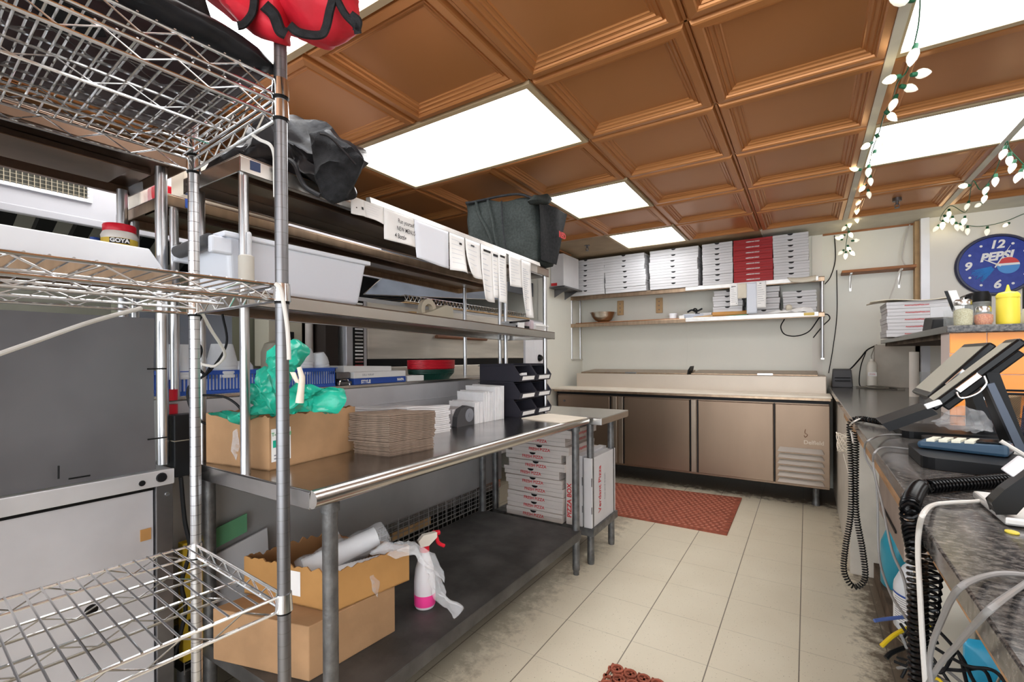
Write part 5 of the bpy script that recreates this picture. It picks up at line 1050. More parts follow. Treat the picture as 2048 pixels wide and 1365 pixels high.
sheet([PD(x, y, 1.42) for x, y in ((412, 826), (440, 826), (480, 822), (530, 805), (560, 800), (560, 828), (520, 832), (480, 850), (462, 845), (440, 835))], F, .028, .018, 15, seed=4)
sheet([PD(x, y, 1.46) for x, y in ((500, 790), (505, 760), (530, 760), (560, 800), (570, 830), (530, 825), (500, 815))], F, .03, .03, 12, seed=6)
m = MB(); m.tube([PD(x, y, 1.27) for x, y in ((598, 735), (604, 755), (602, 780), (599, 806))], [.006, .008, .009, .011], 10); m.build('white_handle_tie', 'cream', t)
m = MB(); m.inflate([PD(x, y, 1.265) for x, y in ((579, 744), (590, 745), (598, 765), (600, 768), (590, 766))], PD(591, 757, 1.265), F, .006, crumple=.003, fr=30, rings=4, seg=24); m.build('white_corner', 'cream', t)
# bag bundles
def bundle(name, label, cat, A, B, C, z0, n, h, mm, grp, jit=.004, wave=.002):
    A, B, C = V(*A, 0), V(*B, 0), V(*C, 0)
    for k in range(n):
        m = MB(); j = V(random.uniform(-jit, jit), random.uniform(-jit, jit), 0); ph = random.uniform(0, 6); z = z0+h*k; D = B+C-A; mx = 8
        hh = h*.82
        def f(u, v, s): return A.lerp(C, u).lerp(B.lerp(D, u), v)+j+V(0, 0, z+s+wave*math.sin(u*5+.8)*(k/n)+wave*.5*math.sin(v*6+1)*(k/n))
        m.grid(lambda u, v: f(u, v, hh), mx, mx); m.grid(lambda u, v: f(u, v, 0), mx, mx)
        for e in range(4):
            m.grid(lambda u, v: f(*((u, 0), (1, u), (u, 1), (0, u))[e], hh*v), mx, 1)
        o = m.build(name, mm); tag(o, label, cat, grp)
bundle('paper_bag', 'flat brown paper bag in the thick bundle beside the torn carton', 'bag', (-1.215, 1.125), (-1.375, 1.105), (-1.185, 1.315), ZT, 12, .0034, 'kraft', 'brown paper bags on the work table', .0035, .003)
bundle('paper_bag', 'flat brown paper bag in the thick bundle beside the torn carton', 'bag', (-1.215, 1.125), (-1.395, 1.10), (-1.185, 1.325), ZT+12*.0034, 16, .0062, 'kraft', 'brown paper bags on the work table', .003, .003)
bundle('white_paper_bag', 'flat white paper bag in the stack behind the brown bundle', 'bag', (-1.44, 1.43), (-1.66, 1.33), (-1.395, 1.66), ZT, 14, .0088, 'white_bag', 'white paper bags on the work table', .004, .006)
# foam block, tape dispenser, napkin stacks
b = MB(); rot_box(b, (-1.60, 1.66), (-1.66, 1.66), (-1.60, 1.95), ZT, ZT+.045); tag(b.build('foam_strip', 'speckle', bevel=.004), 'speckled grey foam strip between the white bags and the tape dispenser', 'strip')
t = thing('tape_dispenser', 'grey tape dispenser with serrated edge in front of the napkin piles', 'dispenser', (-1.5, 1.86, ZT))
X0 = PX(915, 838, -1.43)
m = MB(); P = [V(-1.435, y, z) for y, z in ((1.76, ZT), (1.765, ZT+.05), (1.79, ZT+.085), (1.84, ZT+.10), (1.90, ZT+.085), (1.915, ZT+.03), (1.91, ZT))]; m.prism(P, (-.03, 0, 0)); m.build('housing', 'grey_plastic', t, bevel=.004)
m = MB(); m.lathe((-1.434, 1.86, ZT+.05), [(0, .002), (.030, .002), (.034, 0)], 22, ax=(1, 0, 0)); m.lathe((-1.434, 1.86, ZT+.05), [(0, .004), (.012, .004), (.012, .002)], 14, ax=(1, 0, 0)); m.build('reel_face', 'reel', t)
m = MB(); m.box(-1.60, -1.468, 1.77, 1.90, ZT, ZT+.085); m.build('white_carton', 'box_white', t, bevel=.003)
def napk(name, label, x0, x1, y0, y1, z0, z1, n, sag=.01):
    t = thing(name, label, 'napkins', ((x0+x1)/2, (y0+y1)/2, z0))
    m = MB()
    for k in range(n):
        a = y0+(y1-y0)*k/n; b_ = a+(y1-y0)/n*.93; l = random.uniform(-sag, sag); h = z1+random.uniform(-.006, .004); dx = random.uniform(-.004, .004)
        m.hexa([(x0+dx, a, z0), (x1+dx, a, z0), (x1+dx, b_, z0), (x0+dx, b_, z0), (x0+dx, a+l, h), (x1+dx, a+l*.4, h-.004), (x1+dx, b_+l*.4, h-.004), (x0+dx, b_+l, h)])
    m.build('folded_napkins', 'white_bag', t, bevel=.001)
napk('napkin_stack', 'short row of white napkins right next to the grey tape dispenser', -1.60, -1.43, 1.90, 1.97, ZT, ZT+.115, 7)
napk('napkin_stack', 'middle pile of white napkins between the tape dispenser and black bins', -1.60, -1.425, 1.975, 2.06, ZT, ZT+.16, 8)
napk('napkin_stack', 'tallest pile of white napkins pushed against the black bins', -1.62, -1.42, 2.065, 2.15, ZT, ZT+.185, 8)
# black stacking bins, two side by side, three high
def make_bin(label, loc):
    t = thing('storage_bin', label, 'bin', loc, group='black stacking bins on the work table'); W, D, H = .185, .27, .10; th = .003
    # open sloped front faces +Y side of the aisle end: mouth toward +X
    m = MB(); m.box(-D, 0, 0, W, 0, th); m.box(-D, -D+th, 0, W, 0, H)
    for y in (0, W-th): m.prism([V(-D, y, 0), V(0, y, 0), V(.012, y, .035), V(-.035, y, H), V(-D, y, H)], (0, th, 0))
    m.prism([V(0, 0, 0), V(.003, 0, 0), (.014, 0, .036), (.011, 0, .036)], (0, W, 0)); m.box(-D-.012, -.03, -.003, W+.003, H-.012, H-.009); m.build('shell', 'bin_black', t, world=False, bevel=.001)
    m = MB(); m.obox((.0125, W/2, .019), (.0008, 0, 0), (0, W*.36, 0), (.0032, 0, .011)); m.build('white_label', 'paper', t, world=False)
    return t
def bins():
    import itertools
    rows = ['bottom', 'middle', 'top']; cols = ['left', 'right']; proto = None
    for k in range(3):
        for j in range(2):
            loc = (-1.375, 2.235+.192*j, ZT+.1005*k); lb = f'black stacking bin with a white tab, {rows[k]} row, {cols[j]} column'
            if proto is None: proto = make_bin(lb, loc)
            else: dup(proto, loc, 0, lb)
bins()
b = MB(); b.obox((-1.40, 2.30, ZT+.23), (.025, .004, .01), (0, .03, 0), (0, 0, .012)); tag(b.build('sauce_packets', 'white', bevel=.004), 'red and white sauce packets inside the top left black bin', 'packets')
b = MB(); rot_box(b, (-1.06, 2.14), (-1.335, 2.20), (-1.03, 2.40), ZT, ZT+.004); b = b.build('cutting_board', 'board'); tag(b, 'glossy white cutting board lying flat at the far corner of the work table', 'board')
# ------------------------------------------------------------------ things along the raised ledge behind the table
ZL2 = 1.0925
def basket(y0, y1, label):
    t = thing('plastic_basket', label, 'basket', (-1.9, (y0+y1)/2, ZL2), group='blue plastic baskets on the ledge'); x0, x1 = -2.02, -1.835; h = .085
    m = MB(); m.box(x0, x1, y0, y1, ZL2, ZL2+.004)
    for (a, b_, c, d) in ((x0, x1, y0, y0+.004), (x0, x1, y1-.004, y1), (x0, x0+.004, y0, y1), (x1-.004, x1, y0, y1)): m.box(a, b_, c, d, ZL2+h-.016, ZL2+h); m.box(a, b_, c, d, ZL2+.003, ZL2+.014)
    m.box(x0-.006, x1+.006, y0-.006, y1+.006, ZL2+h-.003, ZL2+h)
    m.v = m.v; n = int((y1-y0)/.0115)
    m.build('rim', 'blue_plastic', t) if 0 else None
    m2 = MB()
    for k in range(n): y = y0+(y1-y0)*(k+.3)/n; m2.box(x1-.004, x1, y, y+.0045, ZL2+.01, ZL2+h-.014); m2.box(x0, x0+.004, y, y+.0045, ZL2+.01, ZL2+h-.014)
    for k in range(14): x = x0+.0132*k; m2.box(x, x+.0045, y0, y0+.004, ZL2+.01, ZL2+h-.014); m2.box(x, x+.0045, y1-.004, y1, ZL2+.01, ZL2+h-.014)
    m.v += []; m.build('frame', 'blue_plastic', t); m2.build('side_slats', 'blue_plastic', t)
    m = MB(); m.box(x0+.006, x1-.006, y0+.006, y1-.006, ZL2+.004, ZL2+.055); m.build('contents', 'cup', t)
basket(.735, 1.03, 'blue slatted plastic basket on the ledge behind the rack post'); basket(1.045, 1.375, 'blue slatted plastic basket on the ledge beside the green bags')
def cup(x, y, z, r, h, n, label, tilt=0):
    t = thing('plastic_tubs', label, 'tubs', (x, y, z)); ax = V(math.sin(tilt)*.3, math.sin(tilt), math.cos(tilt))
    prof = [(r, 0)]+[(r*1.03, .004*1)]
    prof = [(r, 0), (r*1.05, .003), (r*1.05, .012)]
    for k in range(n): prof += [(r*1.0, .014+.014*k), (r*1.04, .018+.014*k), (r*1.04, .024+.014*k)]
    prof += [(r*.98, .03+.014*n), (r*.74, h), (r*.70, h+.003), (0, h+.003)]
    m = MB(); m.lathe((x, y, z), prof, 26, ax=ax); m.build('stacked_tubs', 'cup', t)
cup(-1.882, .76, ZL2+.056, .05, .12, 1, 'clear upturned tub half hidden behind the rear rack post')
cup(-1.882, .905, ZL2+.056, .050, .125, 3, 'clear upturned deli tubs standing in the blue basket left of the steel post')
cup(-1.882, .975, ZL2+.056, .042, .06, 1, 'low clear tub beside the steel overshelf post')
cup(-1.882, 1.235, ZL2+.056, .044, .115, 4, 'clear deli tubs stacked right behind the green bag top', .08)
cup(-1.882, 1.33, ZL2+.056, .042, .095, 3, 'tilted clear deli tubs at the right end of the blue basket', -.16)
t = thing('hole_punch', 'dark grey metal hole punch lying on the ledge next to the blue basket', 'tool', (-1.88, 1.38, ZL2)); m = MB(); m.box(-1.95, -1.85, 1.39, 1.468, ZL2+.03, ZL2+.062); m.box(-1.95, -1.84, 1.39, 1.47, ZL2, ZL2+.018); m.build('body', 'steel_dark', t, bevel=.004); m = MB(); m.tube(smooth_path([(-1.838, 1.395, ZL2+.002), (-1.838, 1.405, ZL2+.025), (-1.838, 1.44, ZL2+.025), (-1.838, 1.455, ZL2+.002)], 5), .004, 6); m.build('handle', 'chrome', t)
t = thing('foil_box', 'white and blue printed wrap box lying on the ledge', 'box', (-1.87, 1.64, ZL2))
m = MB(); m.box(-1.93, -1.832, 1.475, 1.815, ZL2+.030, ZL2+.060); c_ = m.build('upper_carton', 'paper', t, bevel=.002); m = MB(); m.box(-1.93, -1.831, 1.475, 1.815, ZL2, ZL2+.0298); m.build('blue_base', 'ink_blue', t, bevel=.002)
text('STYLE', .022, (-1.8305, 1.545, ZL2+.012), (0, 1, 0), (0, 0, 1), 'white', t, bold=.001); text('NAPA', .018, (-1.8305, 1.775, ZL2+.014), (0, 1, 0), (0, 0, 1), 'white', t, bold=.001); text('DELI WRAP', .014, (-1.8312, 1.56, ZL2+.045), (0, 1, 0), (0, 0, 1), 'ink_grey', t)
b = MB(); b.hexa([(-1.98, 1.44, ZL2+.0605), (-1.86, 1.44, ZL2+.0605), (-1.86, 1.74, ZL2+.0605), (-1.98, 1.74, ZL2+.0605), (-1.98, 1.44, ZL2+.092), (-1.86, 1.44, ZL2+.092), (-1.86, 1.74, ZL2+.085), (-1.98, 1.74, ZL2+.085)]); tag(b.build('paper_ream', 'paper', bevel=.002), 'slim white paper pack resting on top of the blue and white box', 'paper')
b = MB(); b.box(-1.93, -1.835, 1.83, 1.96, ZL2, ZL2+.030); b = b.build('white_carton', 'paper', bevel=.002); tag(b, 'short white carton between the blue box and the red baskets', 'box')
def fbasket(z0, r0, r1, h, mm, label, grp):
    t = thing('food_basket', label, 'basket', (-1.93, 2.13, z0), group=grp); m = MB(); m.lathe((-1.93, 2.13, z0), [(0, 0), (r0, 0), (r1, h-.008), (r1+.006, h-.006), (r1+.006, h), (r1-.003, h), (r0-.004, .004), (0, .004)], 40, sx=.62); m.build('woven_shell', mm, t)
    m = MB()
    for k in range(28):
        a = 2*PI*k/28; m.tube([(-1.93+r0*.62*math.cos(a), 2.13+r0*math.sin(a), z0+.004), (-1.93+(r1+.001)*.62*math.cos(a), 2.13+(r1+.001)*math.sin(a), z0+h-.008)], .0016, 4)
    m.build('rib_pattern', mm, t)
for k in range(3): fbasket(ZL2+.009*k, .13, .165+.001*k, .042, 'green_plastic', 'dark green woven food basket under the red ones, '+['lowest', 'second', 'topmost green'][k]+' in the nest', 'nested food baskets on the ledge')
for k in range(6): fbasket(ZL2+.030+.0085*k, .135, .170, .042, 'red_plastic', 'red woven food basket, '+['lowest red', 'second red', 'third red', 'fourth red', 'fifth red', 'topmost'][k]+' in the nested pile', 'nested food baskets on the ledge')
# back wall bits seen between the shelves
t = thing('fuse_box', 'grey-green electric box with black switches on the wall behind the shelves', 'box', (-2.36, 1.62, 1.2)); 
m = MB(); m.box(-2.60, -2.46, 1.42, 1.62, 1.18, 1.60); m.build('cabinet', 'beige', t, bevel=.004); m = MB(); m.box(-2.462, -2.452, 1.50, 1.565, 1.335, 1.372); m.box(-2.462, -2.44, 1.485, 1.55, 1.22, 1.29); m.build('switches', 'black_plastic', t, bevel=.003); m = MB(); m.cyl((-2.44, 1.65, .9), (-2.44, 1.65, 1.9), .022, 12); m.build('conduit', 'box_grey', t)
b = MB(); b.box(-3.3, -2.62, 1.0, 1.68, 0, 1.65); tag(b.build('cabinet', 'cab_olive', bevel=.004), 'tall olive grey cabinet behind the fuse box', 'cabinet')
b = MB(); b.box(-2.62, -2.34, 1.685, 1.775, 0, 1.58); tag(b.build('cabinet', 'dark_brown', bevel=.004), 'narrow dark brown cabinet side left of the pizza oven', 'cabinet')
t = thing('mixer', 'rounded beige countertop mixer behind the green bags', 'mixer', (-2.2, 1.2, ZL2)); m = MB(); m.lathe((-2.16, 1.30, ZL2), [(0, 0), (.075, 0), (.082, .03), (.082, .16), (.066, .20), (.03, .215), (0, .217)], 26, sx=.9); m.build('body', 'beige', t); m = MB(); m.tube(smooth_path([(-2.10, 1.345, ZL2+.02), (-2.10, 1.38, ZL2+.12), (-2.10, 1.375, ZL2+.19), (-2.11, 1.33, ZL2+.225)], 6), .006, 8); m.build('guard', 'black_plastic', t)
b = MB(); b.box(-2.245, -2.235, .72, 1.12, 1.0925, 1.42); tag(b.build('white_board_panel', 'panel_bluish', bevel=.003), 'bluish white sheet standing behind the upturned tubs', 'panel')
t = thing('control_box', 'slim black power box strapped upright beside the rear rack post', 'box', (-1.72, .70, .86)); m = MB(); m.box(-1.755, -1.705, .675, .735, .84, 1.04); m.build('body', 'black_plastic', t, bevel=.003); m = MB(); m.box(-1.757, -1.703, .674, .737, .955, .958); m.build('strap', 'beige_dark', t)
tag(cable('power_cable', [(-1.70, .690, .84), (-1.70, .70, .70), (-1.69, .71, .60), (-1.70, .69, .50), (-1.70, .70, .40), (-1.715, .67, .25), (-1.72, .66, .12)], .0065, 'black_plastic'), 'black power cable hanging down from the strapped power box', 'cable')
tag(cable('power_cable', [(-1.66, .74, 1.37), (-1.70, .73, 1.30), (-1.66, .735, 1.25), (-1.69, .735, 1.20), (-1.66, .745, 1.17), (-1.64, .75, 1.19)], .0045, 'black_plastic'), 'black cable twisting between the rear rack post and the steel posts', 'cable')
tag(cable('power_cable', [(-1.66, .80, 1.37), (-1.655, .81, 1.27), (-1.68, .77, 1.18), (-1.72, .72, 1.12), (-1.70, .74, 1.02), (-1.62, .79, 1.0), (-1.60, .83, 1.04), (-1.64, .80, 1.09), (-1.72, .75, 1.10)], .004, 'black_plastic'), 'black cable looping in front of the blue basket', 'cable')
for k, z in enumerate((1.05, 1.10)):
    b = MB(); b.cyl((-1.80, .70, z-.018), (-1.80, .70, z+.018), .022, 14); tag(b.build('red_canister', 'red_plastic'), ['lower red plastic canister behind the black power box', 'upper small red plastic canister behind the black power box'][k], 'canister')
# ------------------------------------------------------------------ lower shelf of the overshelf
t = thing('plastic_tub', 'large translucent storage tub with grey handle on the middle shelf', 'tub', (-1.5, .95, 1.42))
P = [(-1.375, .94), (-1.715, .94), (-1.375, 1.225)]
def tub(x0, x1, y0, y1, z0, z1, tp=.022):
    m = MB(); th = .003
    o = [(x0+tp, y0+tp, z0), (x1-tp, y0+tp, z0), (x1-tp, y1-tp, z0), (x0+tp, y1-tp, z0), (x0, y0, z1), (x1, y0, z1), (x1, y1, z1), (x0, y1, z1)]
    m.hexa(o); b = m.build('tub_body', 'tub', t, bevel=.014, bseg=4)
    m = MB(); m.box(x0-.010, x1+.010, y0-.010, y1+.010, z1-.012, z1+.004); m.build('rim', 'tub', b, bevel=.004); return b
# long tub: axis along Y
b = tub(-1.682, -1.428, .70, 1.215, 1.423, 1.588)
m = MB(); m.box(-1.69, -1.41, .715, 1.20, 1.44, 1.47); m.build('contents', 'paper_grey', b) if 0 else None
m = MB(); m.cyl((-1.66, .672, 1.555), (-1.46, .672, 1.565), .020, 16); m.build('grey_handle', 'grey_plastic', b)
m = MB(); m.obox((-1.67, .69, 1.55), (.014, 0, 0), (0, .03, 0), (0, 0, .025)); m.build('handle_mount', 'tub', b, bevel=.006); m = MB(); m.obox((-1.44, .69, 1.55), (.012, 0, 0), (0, .03, 0), (0, 0, .025)); m.build('handle_mount', 'tub', b, bevel=.006)
t = thing('marker_pen', 'grey marker pen tucked behind a taped cup on the steel post', 'pen', (-1.39, .72, 1.47)); m = MB(); m.tube([(-1.383, .742, 1.46), (-1.383, .742, 1.585)], .007, 12); m.lathe((-1.383, .742, 1.585), [(.007, 0), (.005, .006), (0, .008)], 12); m.build('barrel', 'paper_grey', t); 
b = MB(); b.lathe((-1.39, .737, 1.435), [(.0155, 0), (.021, .005), (.021, .085), (.016, .088)], 18); tag(b.build('pen_pocket', 'pocket'), 'beige taped pocket around the near steel post', 'pocket')
t = thing('tape_dispenser', 'beige heavy tape dispenser on the middle shelf', 'dispenser', (-1.55, 1.72, 1.41)); zt_ = 1.405
m = MB(); m.prism([V(-1.50, 1.60, zt_-.008), V(-1.50, 1.60, zt_+.02), V(-1.50, 1.66, zt_+.035), V(-1.50, 1.765, zt_+.075), V(-1.50, 1.815, zt_+.07), V(-1.50, 1.82, zt_-.008)], (-.07, 0, 0)); m.build('body', 'beige', t, bevel=.004)
m = MB(); m.lathe((-1.535, 1.665, zt_+.045), [(.028, -.012), (.052, -.012), (.052, .012), (.028, .012), (.028, -.012)], 28, ax=(1, 0, 0)); m.build('tape_roll', 'cream_dark', t)
b = MB(); b.box(-1.62, -1.57, 1.60, 1.63, 1.401, 1.44); tag(b.build('wood_peg', 'wood_light'), 'small wooden peg beside the beige tape dispenser', 'peg')
def flatpile(name, label, x0, x1, y0, y1, z0, n, h, mm, cat='paper'):
    m = MB()
    for k in range(n): j = random.uniform(-.006, .006); m.box(x0+j, x1+j, y0+random.uniform(-.004, .004), y1+random.uniform(-.006, .006), z0+h*k, z0+h*k+h*.8)
    tag(m.build(name, mm), label, cat)
zf = 1.3855
t = thing('stapler', 'black and clear stapler on the far end of the middle shelf', 'stapler', (-1.43, 2.32, zf)); m = MB(); m.obox((-1.42, 2.33, zf+.045), (.012, 0, 0), (0, .10, .012), (0, 0, .005)); m.obox((-1.42, 2.36, zf+.014), (.012, 0, 0), (0, .06, 0), (0, 0, .008)); m.build('arms', 'black_gloss', t, bevel=.003); m = MB(); m.box(-1.40, -1.39, 2.27, 2.33, zf+.002, zf+.035); m.build('staple_box', 'paper', t)
flatpile('paper_pile', 'pile of loose white slips at the far end of the middle shelf', -1.50, -1.39, 2.47, 2.63, zf-.003, 11, .0042, 'paper')
flatpile('paper_pile', 'grey-edged paper block behind the loose slips on the middle shelf', -1.62, -1.52, 2.44, 2.60, zf-.002, 10, .0065, 'paper_grey')
t = thing('clear_cup', 'clear pink-edged cup beside the stapler on the middle shelf', 'cup', (-1.42, 2.44, zf)); m = MB(); m.box(-1.44, -1.40, 2.42, 2.455, zf-.002, zf+.06); m.build('cup', 'glass_pink', t)
# ------------------------------------------------------------------ things on the left overshelf
t = thing('long_white_tray', 'long white flat carton lying on the shelf behind the rack', 'box', (-1.9, .1, 1.49))
m = MB(); m.hexa([(-2.05, -.77, 1.491), (-1.672, -.77, 1.491), (-1.672, .640, 1.491), (-2.05, .640, 1.491), (-2.05, -.77, 1.56), (-1.672, -.77, 1.56), (-1.672, .60, 1.553), (-2.05, .60, 1.553)]); m.build('carton', 'white_paint', t, bevel=.003)
t = thing('spice_jar', 'wide-mouth jar with red lid and yellow label', 'jar', (-1.90, .615, 1.54))
cx, cy, cz, r = -1.93, .655, 1.50, .046
cx, cy = -1.90, .60
m = MB(); m.lathe((cx, cy, 1.554), [(0, 0), (r, 0), (r*1.02, .01), (r*1.02, .058), (r*1.06, .066), (r*.95, .078), (r*.86, .084)], 32); jb = m.build('jar_body', 'jar_clear', t)
m = MB(); m.lathe((cx, cy, 1.554), [(r*1.03, .004), (r*1.035, .056)], 32); m.build('label', 'label_yellow', jb)
m = MB(); m.lathe((cx, cy, 1.554+.080), [(r*.93, 0), (r*.95, .003), (r*.95, .020), (r*.90, .024), (0, .025)], 36); m.build('lid', 'red_plastic', t)
vd = (EYE-V(cx, cy, 1.55)); vd.z = 0; vd.normalize(); sd_ = V(0, 0, 1).cross(vd)
m = MB(); m.grid(lambda u, v: V(cx, cy, 1.592+.017*v)+(vd*math.cos((u-.5)*1.1)+sd_*math.sin((u-.5)*1.1))*(r*1.05), 8, 1); m.build('name_plate', 'ink_black', jb)
text('GOYA', .017, V(cx, cy, 1.600)+vd*(r*1.065), sd_, (0, 0, 1), 'white', jb, bold=.0008)
t = thing('squeeze_bottle', 'amber bottle with a blue cap beside the red-lidded jar', 'bottle', (-2.0, .55, 1.554)); m = MB(); m.lathe((-2.03, .575, 1.554), [(0, 0), (.022, 0), (.022, .045), (.012, .058), (0, .058)], 20); m.build('body', 'amber', t); m = MB(); m.lathe((-2.03, .575, 1.612), [(.014, 0), (.014, .02), (0, .021)], 18); m.build('cap', 'ink_blue', t)
# parcel on the blue-sticker shelf
t = thing('plastic_parcel', 'red and cream parcel in clear plastic on the high shelf behind the posts', 'parcel', (-2.0, .80, 1.775)); m = MB(); m.box(-2.08, -1.98, .74, .82, 1.775, 1.86); m.build('red_carton', 'red_plastic', t, bevel=.006); m = MB(); m.box(-2.20, -2.085, .72, .85, 1.775, 1.87); m.build('cream_carton', 'cream', t, bevel=.008)
m = MB(); m.inflate([V(-2.22, .71, 1.775), V(-2.22, .71, 1.87), V(-2.1, .71, 1.89), V(-1.96, .71, 1.86), V(-1.96, .71, 1.775)], V(-2.09, .71, 1.83), (0, -1, 0), .02, crumple=.012, fr=15); m.build('clear_wrap', 'film', t)
t = thing('paper_towel_pack', 'cream soft pack on the high shelf next to the blue sticker', 'pack', (-1.9, .85, 1.775)); m = MB(); m.box(-1.95, -1.81, .76, 1.15, 1.775, 1.93); m.build('pack', 'cream', t, bevel=.02)
# ------------------------------------------------------------------ paper slips on the ticket rail
XR = -1.350
def zr(y): return 1.812-.034*(y-.715)/1.905-.012
def tk(x0p, x1p, y0p, y1p, label, marks=(), m_='paper', curl=.004, X=XR, name='order_slip', y1b=None):
    """slip between picture columns, hanging in the rail's plane, measured there"""
    a = PX(x0p, y0p, X); b_ = PX(x1p, y1p if y1b is None else y1b, X); za, zb_ = zr(a.y)-.002, zr(b_.y)-.002
    zl = PX(x0p, y0p, X).z; zr_ = PX(x1p, y1p, X).z
    return slip(name, label, [(X, a.y, za), (X, b_.y, zb_), (X, b_.y, zr_), (X, a.y, zl)], marks=marks, m=m_, curl=curl, grp='slips on the ticket rail')
tk(702, 728, 427, 435, 'small punched white card at the near end of the ticket rail', [(.35, .43, .55, .62, 'ink_black'), (.75, .9, .45, .62, 'ink_black')], name='rail_card')
tk(728, 767, 434, 450, 'faint blue printed card second from the near end of the ticket rail', lines(5, mm='ink_pale'), name='rail_card')
o = tk(768, 828, 478, 496, 'handwritten white note hanging from the ticket rail', curl=.004, name='handwritten_note')
a = PX(775, 428, XR); b_ = PX(822, 444, XR)
for k, s in enumerate(('Run yourself', 'NEW MENUS', '4 Bottle')):
    yc_ = a.y+.09 if k < 2 else a.y+.06; text(s, .024 if k < 2 else .026, V(XR+.008, yc_, zr(yc_)-.035-.030*k), (0, 1, -.02), (0, 0, 1), 'ink_black', o, name='handwriting', sx=.72, bold=.0002)
tk(829, 897, 516, 538, 'large blank white sheet in the middle of the ticket rail', m_='paper_blue', name='rail_card')
tk(899, 929, 540, 549, 'curled printed slip right of the blank sheet on the ticket rail', [(.62, .8, .18, .24, 'ink_black')]+lines(6, mm='ink_pale'), curl=.012)
tk(931, 960, 549, 560, 'curled printed slip above the first far post on the ticket rail', [(.35, .6, .12, .17, 'ink_black')]+lines(6, mm='ink_pale'), curl=.013)
tk(962, 986, 600, 606, 'shorter crumpled slip with a clear corner on the ticket rail', [(.2, .8, .07, .11, 'ink_black')]+lines(8, mm='ink_pale'), curl=.010)
tk(985, 997, 596, 598, 'narrow slip squeezed between two long ones on the ticket rail', [(.1, .9, .10, .15, 'ink_black')]+lines(9, mm='ink_pale'), curl=.005)
tk(997, 1013, 604, 609, 'long printed slip hanging beside the black pen on the ticket rail', [(.2, .8, .07, .11, 'ink_black')]+lines(14, mm='ink_pale'), curl=.005)
tk(1018, 1043, 572, 576, 'wide printed slip near the far end of the ticket rail', lines(8, mm='ink_pale'), curl=.004)
tk(1043, 1062, 632, 637, 'longest slip, reaching down to the middle shelf at the rail end', lines(20, mm='ink_pale'), curl=.012, X=XR-.002)
# ------------------------------------------------------------------ bags on top
def vwall(pts, D): return [PD(x, y, D) for x, y in pts]
t = thing('insulated_bag', 'square grey fabric delivery bag standing on the far end of the top shelf', 'bag', (-1.5, 2.4, 1.79))
# real box: near-left corner at px 950, front corner 1118
def softbox(C8, mm, nm_, n=10, cr=.006, fr=9, parent=None, bulge=.01):
    """hexahedron with soft crumpled faces: C8 as in hexa order"""
    m = MB(); C8 = [Vector(c) for c in C8]; cen = sum(C8, V(0, 0, 0))/8
    def tri(u, v, w_):
        b_ = C8[0].lerp(C8[1], u).lerp(C8[3].lerp(C8[2], u), v); t_ = C8[4].lerp(C8[5], u).lerp(C8[7].lerp(C8[6], u), v); p = b_.lerp(t_, w_)
        k = (1-(2*u-1)**4)*(1-(2*v-1)**4)+(1-(2*v-1)**4)*(1-(2*w_-1)**4)+(1-(2*u-1)**4)*(1-(2*w_-1)**4)
        q = p*fr; nv = V(noise.noise(q), noise.noise(q+V(9, 5, 1)), noise.noise(q+V(3, 17, 4)))
        return p+(p-cen).normalized()*bulge*k+nv*cr
    for f in (lambda a, b: (a, b, 0), lambda a, b: (a, b, 1), lambda a, b: (a, 0, b), lambda a, b: (a, 1, b), lambda a, b: (0, a, b), lambda a, b: (1, a, b)):
        m.grid(lambda a, b: tri(*f(a, b)), n, n)
    bm = None; o = m.build(nm_, mm, parent)
    bm = bmesh.new(); bm.from_mesh(o.data); bmesh.ops.remove_doubles(bm, verts=bm.verts, dist=.0004); bmesh.ops.recalc_face_normals(bm, faces=bm.faces); bm.to_mesh(o.data); bm.free()
    for p in o.data.polygons: p.use_smooth = True
    return o
# corners from the photograph on the shelf (z 1.785) and vertical planes
c0 = V(-1.60, 1.98, 1.79); c1 = V(-1.335, 2.42, 1.785); 
zb = 1.80
A_ = V(-1.80, 2.38, zb); B_ = V(-1.375, 2.46, zb); D_ = V(-1.37, 2.66, zb); E_ = V(-1.82, 2.62, zb)
T = [V(-1.87, 2.40, 2.235), V(-1.39, 2.46, 2.19), V(-1.36, 2.83, 2.19), V(-1.86, 2.76, 2.235)]
bagb = softbox([A_, B_, D_, E_, T[0], T[1], T[2], T[3]], 'cloth_grey', 'bag_body', 18, .020, 8, t, .012)
m = MB()
m.grid(lambda u, v: B_.lerp(D_, .02+.96*u).lerp(T[1].lerp(T[2], .02+.96*u), .02+.93*v)+V(.026+.008*math.sin(u*9+v*3)*v, -.004, 0), 14, 14); sd = m.build('black_end_panel', 'cloth_black', bagb)
n_ = (B_-A_).cross(V(0, 0, 1)).normalized()
if n_.y > 0: n_ = -n_
def bf(u, v, off=.02): return A_.lerp(B_, u).lerp(T[0].lerp(T[1], u), v)+n_*off
m = MB()
for pth in (((.18, .98), (.22, .75), (.30, .55), (.36, .35), (.34, .12)), ((.36, .98), (.40, .7), (.42, .45), (.45, .2), (.44, .08))): m.tube(smooth_path([bf(u, v, .028) for u, v in pth], 5), .009, 6)
m.build('handle_strap', 'cloth_grey', bagb)
m = MB(); m.tube(smooth_path([bf(.56, .95, .03), bf(.55, .6, .03), bf(.57, .2, .032)], 6), .006, 6); m.tube(smooth_path([bf(.02, .96, .02), bf(.3, 1.0, .02), bf(.56, 1.04, .02), bf(.8, 1.05, .02), bf(.98, .98, .02)], 6), .008, 6); m.build('piping', 'cloth_black', bagb)
m = MB(); m.inflate([PX(1058, 402, -1.37), PX(1068, 390, -1.37), PX(1092, 388, -1.37), PX(1104, 400, -1.37), PX(1095, 410, -1.37), PX(1065, 410, -1.37)], PX(1082, 400, -1.37), (1, 0, 0), .03, crumple=.01, fr=12); m.build('folded_top_handle', 'cloth_grey', bagb)
